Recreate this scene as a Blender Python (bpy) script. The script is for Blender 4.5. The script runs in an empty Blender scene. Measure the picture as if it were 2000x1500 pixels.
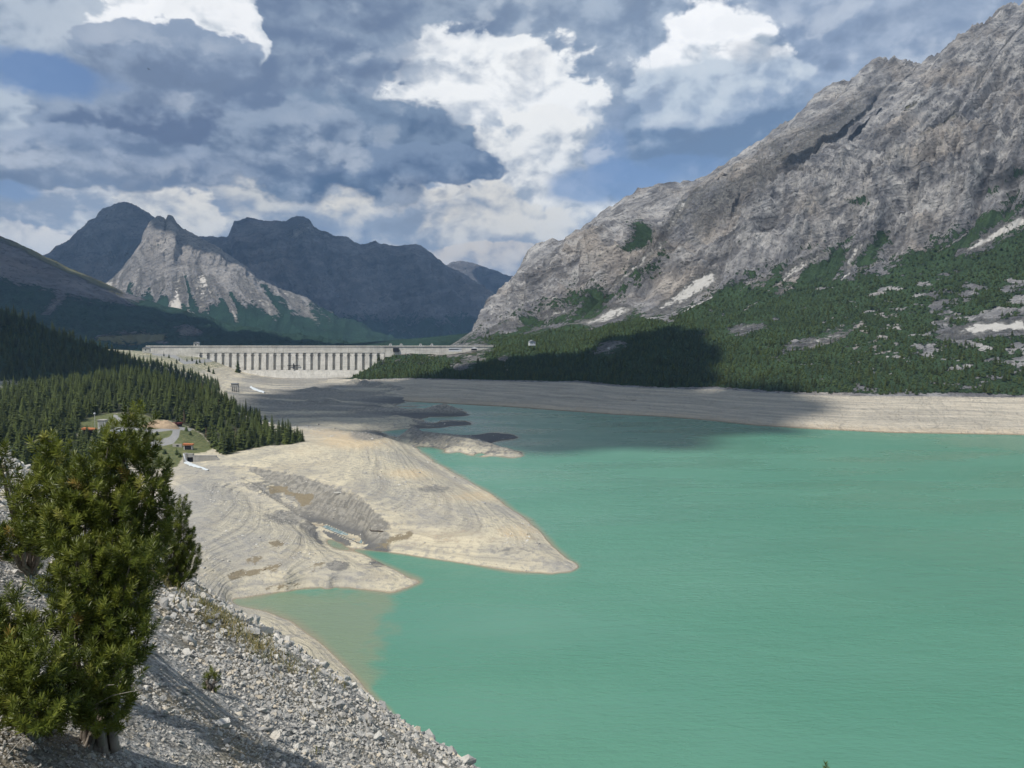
import bpy, math, random
import numpy as np
from mathutils import Vector, Matrix

# ------------------------------------------------------------------ camera, light, exposure
scene = bpy.context.scene
COL = scene.collection
F, HOR, CAMZ = 1480.0, 640.0, 80.0          # focal length in px of the 2000 px frame, horizon row, eye above the lake
TH = math.atan((750 - HOR) / F)
cam = bpy.data.cameras.new('camera')
cam.sensor_width = 36.0
cam.lens = 36.0 * F / 2000.0
cam.clip_start = 0.1
cam.clip_end = 60000
camo = bpy.data.objects.new('camera', cam)
COL.objects.link(camo)
camo.location = (0, 0, CAMZ)
camo.rotation_euler = (math.pi / 2 - TH, 0, 0)
scene.camera = camo

SUN = np.array([-0.40, -0.34, 0.85]); SUN /= np.linalg.norm(SUN)
sl = bpy.data.lights.new('sun', 'SUN')
sl.energy = 4.8
sl.angle = math.radians(0.55)
sl.color = (1.0, 0.95, 0.87)
so = bpy.data.objects.new('sun', sl)
COL.objects.link(so)
so.rotation_euler = Vector(SUN).to_track_quat('Z', 'Y').to_euler()

scene.view_settings.view_transform = 'Standard'
scene.view_settings.look = 'None'
scene.view_settings.exposure = 0.08
scene.view_settings.gamma = 1.0
scene.view_settings.use_curve_mapping = False
scene.cycles.use_denoising = True
scene.cycles.use_adaptive_sampling = True
scene.cycles.adaptive_threshold = 0.025
scene.cycles.max_bounces = 5
scene.cycles.diffuse_bounces = 2
scene.cycles.glossy_bounces = 2
scene.cycles.transmission_bounces = 2
scene.cycles.volume_bounces = 0
scene.cycles.transparent_max_bounces = 6


class T:
    """small node-graph writer"""
    def __init__(s, nt):
        s.nt = nt
        nt.nodes.clear()

    def n(s, typ, ins=None, **props):
        nd = s.nt.nodes.new(typ)
        for k, v in props.items():
            setattr(nd, k, v)
        for k, v in (ins or {}).items():
            s.put(nd.inputs[k], v)
        return nd

    def put(s, sock, v):
        if v is None:
            return
        if isinstance(v, bpy.types.NodeSocket):
            s.nt.links.new(v, sock)
        elif sock.type == 'RGBA' and not isinstance(v, (int, float)) and len(v) == 3:
            sock.default_value = (*v, 1)
        else:
            sock.default_value = v

    def m(s, op, a, b=None, c=None, clamp=False):
        nd = s.n('ShaderNodeMath', operation=op, use_clamp=clamp)
        for i, v in enumerate((a, b, c)):
            s.put(nd.inputs[i], v)
        return nd.outputs[0]

    def v(s, op, a, b=None, out=0, scale=None):
        nd = s.n('ShaderNodeVectorMath', operation=op)
        s.put(nd.inputs[0], a)
        s.put(nd.inputs[1], b)
        if scale is not None:
            s.put(nd.inputs['Scale'], scale)
        return nd.outputs['Value'] if out == 1 else nd.outputs[0]

    def mix(s, f, a, b, blend='MIX'):
        nd = s.n('ShaderNodeMix', data_type='RGBA', blend_type=blend)
        s.put(nd.inputs[0], f)
        s.put(nd.inputs[6], a)
        s.put(nd.inputs[7], b)
        return nd.outputs[2]

    def mr(s, v, a, b, c=0.0, d=1.0, smooth=True):
        nd = s.n('ShaderNodeMapRange', interpolation_type='SMOOTHSTEP' if smooth else 'LINEAR')
        for i, x in enumerate((v, a, b, c, d)):
            s.put(nd.inputs[i], x)
        return nd.outputs[0]

    def ramp(s, f, stops):
        nd = s.n('ShaderNodeValToRGB')
        el = nd.color_ramp.elements
        while len(el) < len(stops):
            el.new(0.5)
        for e, (p, c) in zip(el, stops):
            e.position = p
            e.color = (*c, 1)
        s.put(nd.inputs[0], f)
        return nd.outputs[0]

    def noise(s, vec, scale, detail=4, rough=0.55, dist=0.0, col=False):
        nd = s.n('ShaderNodeTexNoise', {'Vector': vec, 'Scale': scale, 'Detail': detail, 'Roughness': rough, 'Distortion': dist})
        return nd.outputs[1] if col else nd.outputs[0]

    def comb(s, x, y, z):
        nd = s.n('ShaderNodeCombineXYZ')
        for i, v in enumerate((x, y, z)):
            s.put(nd.inputs[i], v)
        return nd.outputs[0]

    def sep(s, v):
        return s.n('ShaderNodeSeparateXYZ', {0: v}).outputs

    def attr(s, name):
        return s.n('ShaderNodeAttribute', attribute_name=name).outputs['Fac']


# ------------------------------------------------------------------ sky: Nishita behind broken cumulus
world = bpy.data.worlds.new('World')
scene.world = world
world.use_nodes = True
w = T(world.node_tree)
D = w.n('ShaderNodeTexCoord').outputs['Generated']
sky = w.n('ShaderNodeTexSky', sky_type='NISHITA', sun_disc=False)
sky.sun_elevation = math.asin(SUN[2])
sky.sun_rotation = math.atan2(SUN[0], SUN[1])
sky.altitude = 1900
sky.air_density = 1.0
sky.dust_density = 0.6
sky.ozone_density = 2.5
dx, dy, dz = w.sep(D)
AZ = w.m('ARCTAN2', dx, dy)
EL = w.m('ARCSINE', dz)
Q0 = w.comb(AZ, EL, 0.0)
DS = w.v('MULTIPLY', D, (1.0, 1.0, 1.5))
warp = w.v('SUBTRACT', w.noise(DS, 9.0, 4, 0.55, col=True), (0.5, 0.5, 0.5))
warp2 = w.v('SUBTRACT', w.noise(DS, 2.6, 2, 0.5, col=True), (0.5, 0.5, 0.5))
Q = w.v('ADD', Q0, w.v('ADD', w.v('SCALE', warp, scale=0.055), w.v('SCALE', warp2, scale=0.03)))
Q = w.v('MULTIPLY', Q, (1, 1, 0))
DW = w.v('ADD', DS, w.v('SCALE', warp, scale=0.035))


def puffs(vec, scale, detail):
    nd = w.n('ShaderNodeTexVoronoi', {'Vector': vec, 'Scale': scale, 'Detail': detail, 'Roughness': 0.55, 'Lacunarity': 2.1}, feature='F1', normalize=True)
    return w.m('SUBTRACT', 1.0, w.m('MULTIPLY', nd.outputs[0], 1.25))


SH1, SH2 = (-0.010, 0.0, 0.020), (-0.022, 0.0, 0.05)
pf = puffs(DW, 15.0, 3.0)
pf2 = puffs(w.v('ADD', DW, SH1), 15.0, 2.0)
n_fine = w.noise(DW, 17.0, 6, 0.56)
n_mid = w.m('ADD', w.m('MULTIPLY', n_fine, 0.5), w.m('MULTIPLY', pf, 0.5))
n_big = w.noise(DW, 5.0, 6, 0.52)
# relief: density against density a step towards the sun (up and left), so the tops catch light
n_fine2 = w.noise(w.v('ADD', DW, SH1), 17.0, 4, 0.54)
n_big2 = w.noise(w.v('ADD', DW, SH2), 5.0, 4, 0.52)
relief = w.m('ADD', w.m('ADD', w.m('MULTIPLY', w.m('SUBTRACT', n_fine, n_fine2), 0.9), w.m('MULTIPLY', w.m('SUBTRACT', pf, pf2), 0.62)), w.m('MULTIPLY', w.m('SUBTRACT', n_big, n_big2), 1.2))
KB = 10.3


def srgb(r, g, b, k=1.0):
    f = lambda c: ((c / 255 + 0.055) / 1.055) ** 2.4 if c > 10 else c / 255 / 12.92
    return (f(r) * k, f(g) * k, f(b) * k)


blue = w.mix(0.5, sky.outputs[0], srgb(66, 118, 184, KB))
# the broken layer that goes on all round the sky
lay = w.m('ADD', n_big, w.m('MULTIPLY', relief, 0.55))
layc = w.ramp(w.mr(lay, 0.28, 0.74, smooth=False), [(0.0, srgb(104, 124, 156, KB)), (0.35, srgb(132, 152, 181, KB)), (0.62, srgb(160, 176, 196, KB)), (0.85, srgb(196, 205, 214, KB)), (1.0, srgb(226, 228, 228, KB))])
cover = w.mr(w.m('ADD', w.noise(DS, 3.2, 4, 0.5), w.m('MULTIPLY', n_mid, 0.18)), 0.36, 0.46)
cur = w.mix(cover, blue, layc)


def blob(cur, px, py, rx, ry, lo, hi, amp=0.9, soft=0.35, op=1.0, tilt=0.6, rel=2.2, rot=0.0):
    """one cloud mass; lo/hi are the colours of its base and of its sunlit crown"""
    az = math.atan((px - 1000) / F)
    el = math.atan((HOR - py) / F * math.cos(az))
    d = w.v('SUBTRACT', Q, (az, el, 0))
    if rot:
        r = w.n('ShaderNodeVectorRotate', {'Vector': d, 'Angle': math.radians(rot)}, rotation_type='Z_AXIS')
        d = r.outputs[0]
    d = w.v('MULTIPLY', d, (F / rx * 0.82, F / ry * 0.82, 0))
    ln = w.v('LENGTH', d, out=1)
    val = w.m('SUBTRACT', w.m('ADD', 1.0, w.m('MULTIPLY', w.m('SUBTRACT', n_mid, 0.5), amp * 2.0)), ln)
    mask = w.m('MULTIPLY', w.mr(val, 0.0, soft if soft < .25 else soft * .55), op)
    sh = w.m('ADD', w.m('MULTIPLY', w.sep(d)[1], tilt), w.m('MULTIPLY', relief, rel))
    sh = w.m('ADD', sh, w.m('MULTIPLY', w.m('SUBTRACT', n_mid, 0.5), 1.3))
    c = w.mix(w.mr(sh, -0.55, 0.6), tuple(x * KB for x in srgb(*lo)), tuple(x * KB for x in srgb(*hi)))
    return w.mix(mask, cur, c)


GREY, DARK, SLATE, LIGHT, WHITE, CREAM = (128, 148, 178), (86, 108, 142), (104, 124, 154), (176, 190, 205), (244, 245, 244), (232, 226, 214)
for a in [
    # px, py, rx, ry, base, crown, amp, soft, opacity, tilt, relief
    (1700, 60, 420, 170, (122, 142, 172), (158, 174, 198), .7, .8, .9, .2, 2.28),
    (1100, 90, 330, 120, (118, 138, 166), (160, 176, 196), .7, .7, .9, .3, 2.66),
    (700, 160, 360, 220, (104, 124, 154), (150, 166, 186), .8, .7, 1, .3, 2.66),
    (100, 70, 260, 110, (134, 152, 176), (180, 192, 206), .8, .6, .95, .3, 2.66),
    (120, 270, 260, 120, (116, 137, 167), (184, 196, 209), .9, .5, .95, .8, 3.04),
    (1620, 330, 260, 120, (120, 146, 184), (166, 182, 204), .7, .8, .8, .3, 1.90),
    (300, 400, 420, 80, (128, 146, 174), (182, 192, 204), .9, .6, .9, .4, 2.85),
    (960, 250, 190, 130, (166, 179, 196), (252, 252, 250), 1.2, .30, 1, .25, 2.30),
    (1010, 390, 160, 115, (158, 171, 188), (248, 247, 243), 1.1, .18, 1, .5, 2.76),
    (900, 445, 200, 60, (150, 164, 184), (236, 232, 222), 1.1, .22, .95, .5, 2.53),
    (480, 345, 135, 75, (140, 156, 180), (244, 241, 232), 1.2, .16, 1, .6, 2.76),
    (620, 395, 130, 60, (136, 153, 178), (222, 221, 215), 1.0, .25, .95, .5, 2.30),
    (750, 412, 95, 48, (146, 161, 182), (240, 233, 218), 1.1, .2, .95, .5, 2.53),
    (120, 390, 125, 62, (144, 159, 181), (240, 239, 234), 1.2, .16, 1, .6, 2.76),
    (350, 425, 75, 38, (146, 161, 182), (242, 238, 228), 1.2, .18, 1, .6, 2.53),
    (60, 478, 85, 36, (158, 170, 186), (244, 238, 228), 1.1, .18, 1, .5, 2.30),
    (960, 515, 140, 28, (150, 160, 178), (234, 222, 206), .9, .3, .9, .5, 3.04),
    (520, 150, 190, 95, (98, 118, 150), (136, 153, 178), 1.0, .3, 1, .3, 2.66),
    (310, 215, 165, 80, (88, 108, 142), (134, 152, 178), 1.1, .22, 1, .6, 2.85),
    (620, 60, 170, 110, (96, 116, 148), (132, 150, 174), .9, .6, .9, .3, 2.28),
    (375, 45, 105, 62, (196, 205, 214), (255, 255, 255), 1.2, .3, 1, .2, 3.04),
    (440, 70, 60, 60, (186, 197, 208), (250, 250, 250), 1.2, .35, 1, .2, 3.04),
    (350, 140, 110, 52, (104, 123, 153), (138, 155, 180), 1.3, .3, 1, .4, 2.66),
    (400, 110, 45, 34, (106, 125, 155), (136, 153, 178), 1.3, .3, 1, .4, 2.66),
    (690, 300, 205, 80, (68, 96, 132), (114, 136, 164), .9, .4, 1, .5, 2.47),
    (830, 338, 135, 30, (76, 102, 138), (116, 138, 168), 1.0, .25, 1, .5, 2.66),
    (200, 315, 250, 38, (98, 120, 152), (150, 166, 190), .9, .4, .9, .6, 2.66),
    (570, 285, 115, 60, (92, 114, 146), (152, 167, 188), .9, .4, .8, .6, 2.66),
    (1370, 262, 155, 75, (92, 120, 156), (144, 164, 190), .8, .5, 1, .5, 2.28),
    (1340, 190, 95, 50, (150, 168, 192), (212, 219, 226), 1.0, .4, .9, .6, 2.07),
    (1390, 130, 92, 66, (176, 190, 204), (255, 255, 255), 1.25, .2, 1, .9, 2.76),
    (1450, 155, 58, 36, (170, 184, 200), (250, 250, 250), 1.2, .2, 1, .8, 2.53),
    (1380, 190, 130, 40, (140, 160, 188), (190, 203, 216), 1.1, .5, .85, .6, 3.04),
]:
    cur = blob(cur, a[0], a[1], a[2], a[3], a[4], a[5], amp=a[6], soft=a[7], op=a[8], tilt=a[9], rel=a[10])
# broken, ragged billows over the whole layer: paler heads and darker undersides
n_brk = w.noise(DW, 8.5, 6, 0.55)
n_brk2 = w.noise(w.v('ADD', DW, (-0.014, 0.0, 0.034)), 8.5, 4, 0.53)
lit = w.m('ADD', w.m('MULTIPLY', w.m('SUBTRACT', n_brk, n_brk2), 5.0), w.m('MULTIPLY', relief, 1.6))
cur = w.mix(w.m('MULTIPLY', w.m('MULTIPLY', w.mr(lit, 0.08, 0.75), w.mr(n_brk, 0.38, 0.70)), 0.30), cur, srgb(224, 228, 232, KB))
cur = w.mix(w.m('MULTIPLY', w.m('MULTIPLY', w.mr(lit, -0.08, -0.8), w.mr(n_brk, 0.36, 0.62)), 0.30), cur, srgb(98, 112, 136, KB))
# silver edges where a thick mass ends against the light behind it

# the openings to the blue
for (px, py, rx, ry, op) in [(100, 148, 95, 36, .95), (1190, 365, 110, 36, .8), (1290, 340, 120, 26, .6), (45, 372, 40, 16, .7), (1180, 320, 40, 60, .5)]:
    az = math.atan((px - 1000) / F)
    el = math.atan((HOR - py) / F * math.cos(az))
    d = w.v('MULTIPLY', w.v('SUBTRACT', Q, (az, el, 0)), (F / rx * .85, F / ry * .85, 0))
    val = w.m('SUBTRACT', w.m('ADD', 1.0, w.m('MULTIPLY', w.m('SUBTRACT', n_mid, 0.5), 1.3)), w.v('LENGTH', d, out=1))
    cur = w.mix(w.m('MULTIPLY', w.mr(val, 0.0, 0.4), op), cur, blue)
# below the horizon the ground hides everything; keep it a plain pale haze colour
cur = w.mix(w.mr(dz, -0.06, 0.0), srgb(120, 136, 150, KB), cur)
hs = w.n('ShaderNodeHueSaturation', {'Saturation': 0.86, 'Value': 1.0, 'Color': cur})
bg = w.n('ShaderNodeBackground', {'Color': hs.outputs[0], 'Strength': 0.1})
wo = w.n('ShaderNodeOutputWorld', {'Surface': bg.outputs[0]})
world.cycles.sampling_method = 'MANUAL'
world.cycles.sample_map_resolution = 512

# ------------------------------------------------------------------ numeric helpers
RNG = np.random.default_rng(7)
random.seed(7)
_perm = np.random.default_rng(3).permutation(256)
_perm = np.concatenate([_perm, _perm, _perm])
_gr = np.random.default_rng(5).normal(size=(256, 3))
_gr /= np.linalg.norm(_gr, axis=1)[:, None]


def perlin(x, y, z):
    xi, yi, zi = np.floor(x), np.floor(y), np.floor(z)
    xf, yf, zf = x - xi, y - yi, z - zi
    X, Y, Z = xi.astype(np.int64) & 255, yi.astype(np.int64) & 255, zi.astype(np.int64) & 255
    u, v, q = (f * f * f * (f * (f * 6 - 15) + 10) for f in (xf, yf, zf))
    out = 0
    for i in (0, 1):
        A = _perm[X + i]
        for j in (0, 1):
            B = _perm[A + Y + j]
            for k in (0, 1):
                g = _gr[_perm[B + Z + k] & 255]
                d = g[..., 0] * (xf - i) + g[..., 1] * (yf - j) + g[..., 2] * (zf - k)
                out = out + d * (u if i else 1 - u) * (v if j else 1 - v) * (q if k else 1 - q)
    return out * 1.5


def fbm(x, y, z=0.0, octv=5, gain=0.5, lac=2.03, ridged=False):
    x, y, z = np.broadcast_arrays(np.asarray(x, float), np.asarray(y, float), np.asarray(z, float))
    s, a, tot = 0, 1.0, 0
    for o in range(octv):
        n = perlin(x + 17.3 * o, y - 9.1 * o, z + 3.7 * o)
        s = s + a * ((1 - np.abs(n)) * 2 - 1.3 if ridged else n)
        tot += a
        a *= gain
        x, y, z = x * lac, y * lac, z * lac
    return s / tot


def ray(px, py):
    px, py = np.asarray(px, float), np.asarray(py, float)
    cx, cy = (px - 1000) / F, (750 - py) / F
    return np.stack([cx + 0 * cy, math.cos(TH) + cy * math.sin(TH) + 0 * cx, -math.sin(TH) + cy * math.cos(TH) + 0 * cx], -1)


def at(px, py, Y=None, z=None):
    """the place in the valley that lies in this direction, at depth Y or at height z"""
    d = ray(px, py)
    t = (np.asarray(Y, float) / d[..., 1]) if Y is not None else (np.asarray(z, float) - CAMZ) / d[..., 2]
    p = d * t[..., None]
    p[..., 2] += CAMZ
    return p


def topx(P):
    P = np.asarray(P, float)
    X, Y, Z = P[..., 0], P[..., 1], P[..., 2] - CAMZ
    fw = Y * math.cos(TH) - Z * math.sin(TH)
    up = Y * math.sin(TH) + Z * math.cos(TH)
    fw = np.where(np.abs(fw) < 1e-6, 1e-6, fw)
    return 1000 + F * X / fw, 750 - F * up / fw


def inpoly(x, y, poly):
    x, y = np.asarray(x), np.asarray(y)
    r = np.zeros(x.shape, bool)
    n = len(poly)
    for i in range(n):
        x1, y1 = poly[i]
        x2, y2 = poly[(i + 1) % n]
        c = ((y1 > y) != (y2 > y)) & (x < (x2 - x1) * (y - y1) / (y2 - y1 + 1e-12) + x1)
        r ^= c
    return r


def polydist(x, y, line):
    """distance to a polyline"""
    best = np.full(np.shape(x), 1e9)
    for (x1, y1), (x2, y2) in zip(line[:-1], line[1:]):
        L = (x2 - x1) ** 2 + (y2 - y1) ** 2 + 1e-9
        t = np.clip(((x - x1) * (x2 - x1) + (y - y1) * (y2 - y1)) / L, 0, 1)
        best = np.minimum(best, np.hypot(x - x1 - t * (x2 - x1), y - y1 - t * (y2 - y1)))
    return best


def sstep(x, a, b):
    t = np.clip((x - a) / (b - a), 0, 1)
    return t * t * (3 - 2 * t)


def signed(x, y, poly, soft):
    """1 inside a polygon, 0 outside, with a ramp `soft` wide across its outline"""
    d = polydist(x, y, list(poly) + [poly[0]])
    return np.clip(0.5 + np.where(inpoly(x, y, poly), d, -d) / soft * 0.5, 0, 1)


def tag(o, label=None, cat=None, group=None, kind=None):
    for k, v in (('label', label), ('category', cat), ('group', group), ('kind', kind)):
        if v:
            o[k] = v
    return o


def mesh_data(name, V, Fc, mat=None, smooth=True, attrs=None):
    V = np.ascontiguousarray(np.asarray(V, np.float32).reshape(-1, 3))
    me = bpy.data.meshes.new(name)
    if isinstance(Fc, np.ndarray):
        k = Fc.shape[1]
        me.vertices.add(len(V))
        me.vertices.foreach_set('co', V.ravel())
        me.loops.add(Fc.size)
        me.loops.foreach_set('vertex_index', np.ascontiguousarray(Fc, np.int32).ravel())
        me.polygons.add(len(Fc))
        me.polygons.foreach_set('loop_start', np.arange(0, Fc.size, k, dtype=np.int32))
        me.update(calc_edges=True)
    else:
        me.from_pydata([tuple(map(float, v)) for v in V], [], Fc)
    if smooth:
        me.polygons.foreach_set('use_smooth', np.ones(len(me.polygons), bool))
    for k, a in (attrs or {}).items():
        at_ = me.attributes.new(k, 'FLOAT', 'POINT')
        at_.data.foreach_set('value', np.ascontiguousarray(a, np.float32).ravel())
    if mat:
        me.materials.append(mat)
    me.update()
    return me


def put(name, me, parent=None, loc=(0, 0, 0), rot=(0, 0, 0), sc=1.0):
    o = bpy.data.objects.new(name, me)
    COL.objects.link(o)
    o.parent = parent
    o.location = loc
    o.rotation_euler = rot
    o.scale = (sc, sc, sc) if isinstance(sc, (int, float)) else sc
    return o


def obj(name, V, Fc, mat, parent=None, smooth=True, attrs=None, **kw):
    return put(name, mesh_data(name, V, Fc, mat, smooth, attrs), parent, **kw)


def empty(name, loc, rz=0.0, label=None, cat=None, group=None):
    o = put(name, None, None, loc, (0, 0, rz))
    o.empty_display_size = 0.5
    return tag(o, label, cat, group)


def grid_faces(nr, nc):
    i = np.arange(nr * nc).reshape(nr, nc)
    return np.stack([i[:-1, :-1], i[:-1, 1:], i[1:, 1:], i[1:, :-1]], -1).reshape(-1, 4)


class MB:
    """collects simple solids into one mesh"""
    def __init__(s):
        s.v, s.f = [], []

    def add(s, V, Fc):
        b = len(s.v)
        s.v += [tuple(map(float, p)) for p in V]
        s.f += [tuple(b + i for i in f) for f in Fc]
        return s

    def box(s, x0, x1, y0, y1, z0, z1, M=None):
        V = [(x, y, z) for z in (z0, z1) for y in (y0, y1) for x in (x0, x1)]
        if M is not None:
            V = [M @ Vector(v) for v in V]
        return s.add(V, [(0, 2, 3, 1), (4, 5, 7, 6), (0, 1, 5, 4), (2, 6, 7, 3), (0, 4, 6, 2), (1, 3, 7, 5)])

    def prism(s, poly, y0, y1):
        """poly in (x, z), extruded from y0 to y1"""
        n = len(poly)
        V = [(x, y0, z) for x, z in poly] + [(x, y1, z) for x, z in poly]
        return s.add(V, [tuple(range(n)), tuple(range(2 * n - 1, n - 1, -1))] + [(i, n + i, n + (i + 1) % n, (i + 1) % n) for i in range(n)])

    def tube(s, pts, rad, k=6, cap=True):
        pts = [Vector(p) for p in pts]
        rings = []
        for i, p in enumerate(pts):
            d = (pts[min(i + 1, len(pts) - 1)] - pts[max(i - 1, 0)]).normalized()
            a = d.orthogonal().normalized() if i == 0 else (prev - d * prev.dot(d)).normalized()
            prev = a
            b = d.cross(a)
            r = rad[i] if isinstance(rad, (list, tuple)) else rad
            rings.append([p + (a * math.cos(q) + b * math.sin(q)) * r for q in [2 * math.pi * j / k for j in range(k)]])
        V = [v for r in rings for v in r]
        Fc = [(i * k + j, i * k + (j + 1) % k, (i + 1) * k + (j + 1) % k, (i + 1) * k + j) for i in range(len(pts) - 1) for j in range(k)]
        if cap:
            Fc += [tuple(range(k - 1, -1, -1)), tuple(range((len(pts) - 1) * k, len(pts) * k))]
        return s.add(V, Fc)

    def build(s, name, mat, parent=None, smooth=False, **kw):
        return put(name, mesh_data(name, s.v, s.f, mat, smooth), parent, **kw)


# ------------------------------------------------------------------ materials
def material(name):
    mt = bpy.data.materials.new(name)
    mt.use_nodes = True
    t = T(mt.node_tree)
    t.bsdf = t.n('ShaderNodeBsdfPrincipled', {'Roughness': 0.85})
    t.bsdf.inputs['Specular IOR Level'].default_value = 0.25
    t.out = t.n('ShaderNodeOutputMaterial', {'Surface': t.bsdf.outputs[0]})
    t.pos = t.n('ShaderNodeNewGeometry').outputs['Position']
    return mt, t


def bump(t, h, strength, dist, normal=None):
    b = t.n('ShaderNodeBump', {'Height': h, 'Strength': strength, 'Distance': dist})
    if normal:
        t.put(b.inputs['Normal'], normal)
    return b.outputs[0]


def plain(name, col, rough=0.8, var=0.25, scale=2.0, metal=0.0):
    mt, t = material(name)
    o = t.n('ShaderNodeTexCoord').outputs['Object']
    n = t.noise(o, scale, 6, 0.65)
    c = t.mix(t.mr(n, 0.3, 0.7), tuple(x * (1 - var) for x in col), tuple(min(1, x * (1 + var)) for x in col))
    t.put(t.bsdf.inputs['Base Color'], c)
    t.put(t.bsdf.inputs['Roughness'], rough)
    t.put(t.bsdf.inputs['Metallic'], metal)
    return mt

# ------------------------------------------------------------------ ground materials
def mat_bed():
    mt, t = material('lake_bed_silt')
    p = t.pos
    veg, tan, wet, road, clay_shade, wood = (t.attr(k) for k in ('veg', 'tan', 'wet', 'road', 'clay_shade', 'wood'))
    n1 = t.noise(p, 0.035, 6, 0.6)
    n2 = t.noise(p, 0.35, 7, 0.65)
    n3 = t.noise(p, 2.2, 5, 0.7)
    # old water lines: layers that follow the height, broken and bent
    q = t.v('ADD', p, t.v('SCALE', t.noise(p, 0.02, 3, 0.5, col=True), scale=0.9))
    strat = t.noise(t.v('MULTIPLY', q, (0.006, 0.006, 1.15)), 1.0, 5, 0.6)
    strat2 = t.noise(t.v('MULTIPLY', q, (0.02, 0.02, 3.6)), 1.0, 4, 0.6)
    c = t.mix(t.mr(n1, 0.35, 0.65), srgb(158, 153, 140), srgb(182, 173, 152))
    c = t.mix(t.m('MULTIPLY', t.mr(strat, 0.40, 0.64), 0.7), c, srgb(200, 190, 164))
    c = t.mix(t.m('MULTIPLY', t.mr(strat, 0.50, 0.34), 0.32), c, srgb(146, 136, 116))
    c = t.mix(t.m('MULTIPLY', t.mr(strat2, 0.52, 0.36), 0.3), c, srgb(150, 143, 128))
    c = t.mix(t.m('MULTIPLY', t.mr(n2, 0.47, 0.62), 0.6), c, srgb(128, 127, 126))
    nb = t.noise(p, 0.012, 5, 0.6)
    c = t.mix(t.m('MULTIPLY', t.mr(nb, 0.47, 0.62), 0.55), c, srgb(134, 134, 134))
    c = t.mix(t.m('MULTIPLY', t.mr(n3, 0.55, 0.68), 0.35), c, srgb(205, 200, 186))
    c = t.mix(t.m('MULTIPLY', t.mr(t.m('ADD', tan, t.m('MULTIPLY', t.m('SUBTRACT', n2, 0.5), 2.2)), 0.3, 1.1), 0.55), c, srgb(205, 180, 140))
    c = t.mix(t.m('MULTIPLY', t.mr(t.m('ADD', clay_shade, t.m('MULTIPLY', t.m('SUBTRACT', n2, 0.5), 0.8)), 0.35, 0.65), 0.85), c, t.mix(t.mr(t.m('ADD', t.sep(p)[2], t.m('MULTIPLY', n2, 3.0)), 2.2, 5.2), srgb(74, 77, 82), t.mix(t.mr(t.noise(t.v('MULTIPLY', p, (0.5, 0.5, 0.08)), 1.0, 4, 0.6), .4, .6), srgb(104, 103, 100), srgb(140, 137, 130))))  # clay greys; the darker low part also paints in the gully's shade
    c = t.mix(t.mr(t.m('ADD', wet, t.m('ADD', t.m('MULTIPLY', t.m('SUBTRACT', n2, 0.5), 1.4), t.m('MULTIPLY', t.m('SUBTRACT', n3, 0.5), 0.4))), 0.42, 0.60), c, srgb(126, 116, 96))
    # damp edge just above the water
    z = t.sep(p)[2]
    c = t.mix(t.m('MULTIPLY', t.mr(t.m('ADD', z, t.m('MULTIPLY', n2, 0.3)), 0.45, 0.12), 0.75), c, srgb(120, 106, 88))
    # meadow and wood floor
    g = t.ramp(t.m('ADD', t.m('MULTIPLY', n2, 0.6), t.m('MULTIPLY', n3, 0.4)), [(0.3, (0.05, 0.065, 0.026)), (0.5, (0.10, 0.115, 0.045)), (0.7, (0.20, 0.18, 0.085))])
    c = t.mix(t.mr(t.m('ADD', veg, t.m('MULTIPLY', t.m('SUBTRACT', n2, 0.5), 0.7)), 0.4, 0.6), c, g)
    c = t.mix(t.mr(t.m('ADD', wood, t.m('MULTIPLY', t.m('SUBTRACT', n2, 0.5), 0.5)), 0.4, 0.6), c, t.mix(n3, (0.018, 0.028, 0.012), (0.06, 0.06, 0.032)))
    c = t.mix(t.mr(t.m('ADD', road, t.m('MULTIPLY', t.m('SUBTRACT', n3, 0.5), 0.3)), 0.4, 0.6), c, t.mix(n3, srgb(118, 120, 122), srgb(152, 150, 146)))
    # scattered stones as fine relief
    vor = t.n('ShaderNodeTexVoronoi', {'Vector': p, 'Scale': 0.9}).outputs[0]
    spk = t.mr(vor, 0.16, 0.10)
    c = t.mix(t.m('MULTIPLY', spk, t.mr(n2, 0.42, 0.6)), c, srgb(112, 110, 108))
    t.put(t.bsdf.inputs['Base Color'], c)
    t.put(t.bsdf.inputs['Roughness'], 0.9)
    h = t.m('ADD', t.m('ADD', t.m('MULTIPLY', n2, 1.0), t.m('MULTIPLY', n3, 0.3)), t.m('ADD', t.m('MULTIPLY', strat, 1.0), t.m('MULTIPLY', strat2, 0.45)))
    t.put(t.bsdf.inputs['Normal'], bump(t, h, 0.9, 1.0))
    return mt


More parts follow.
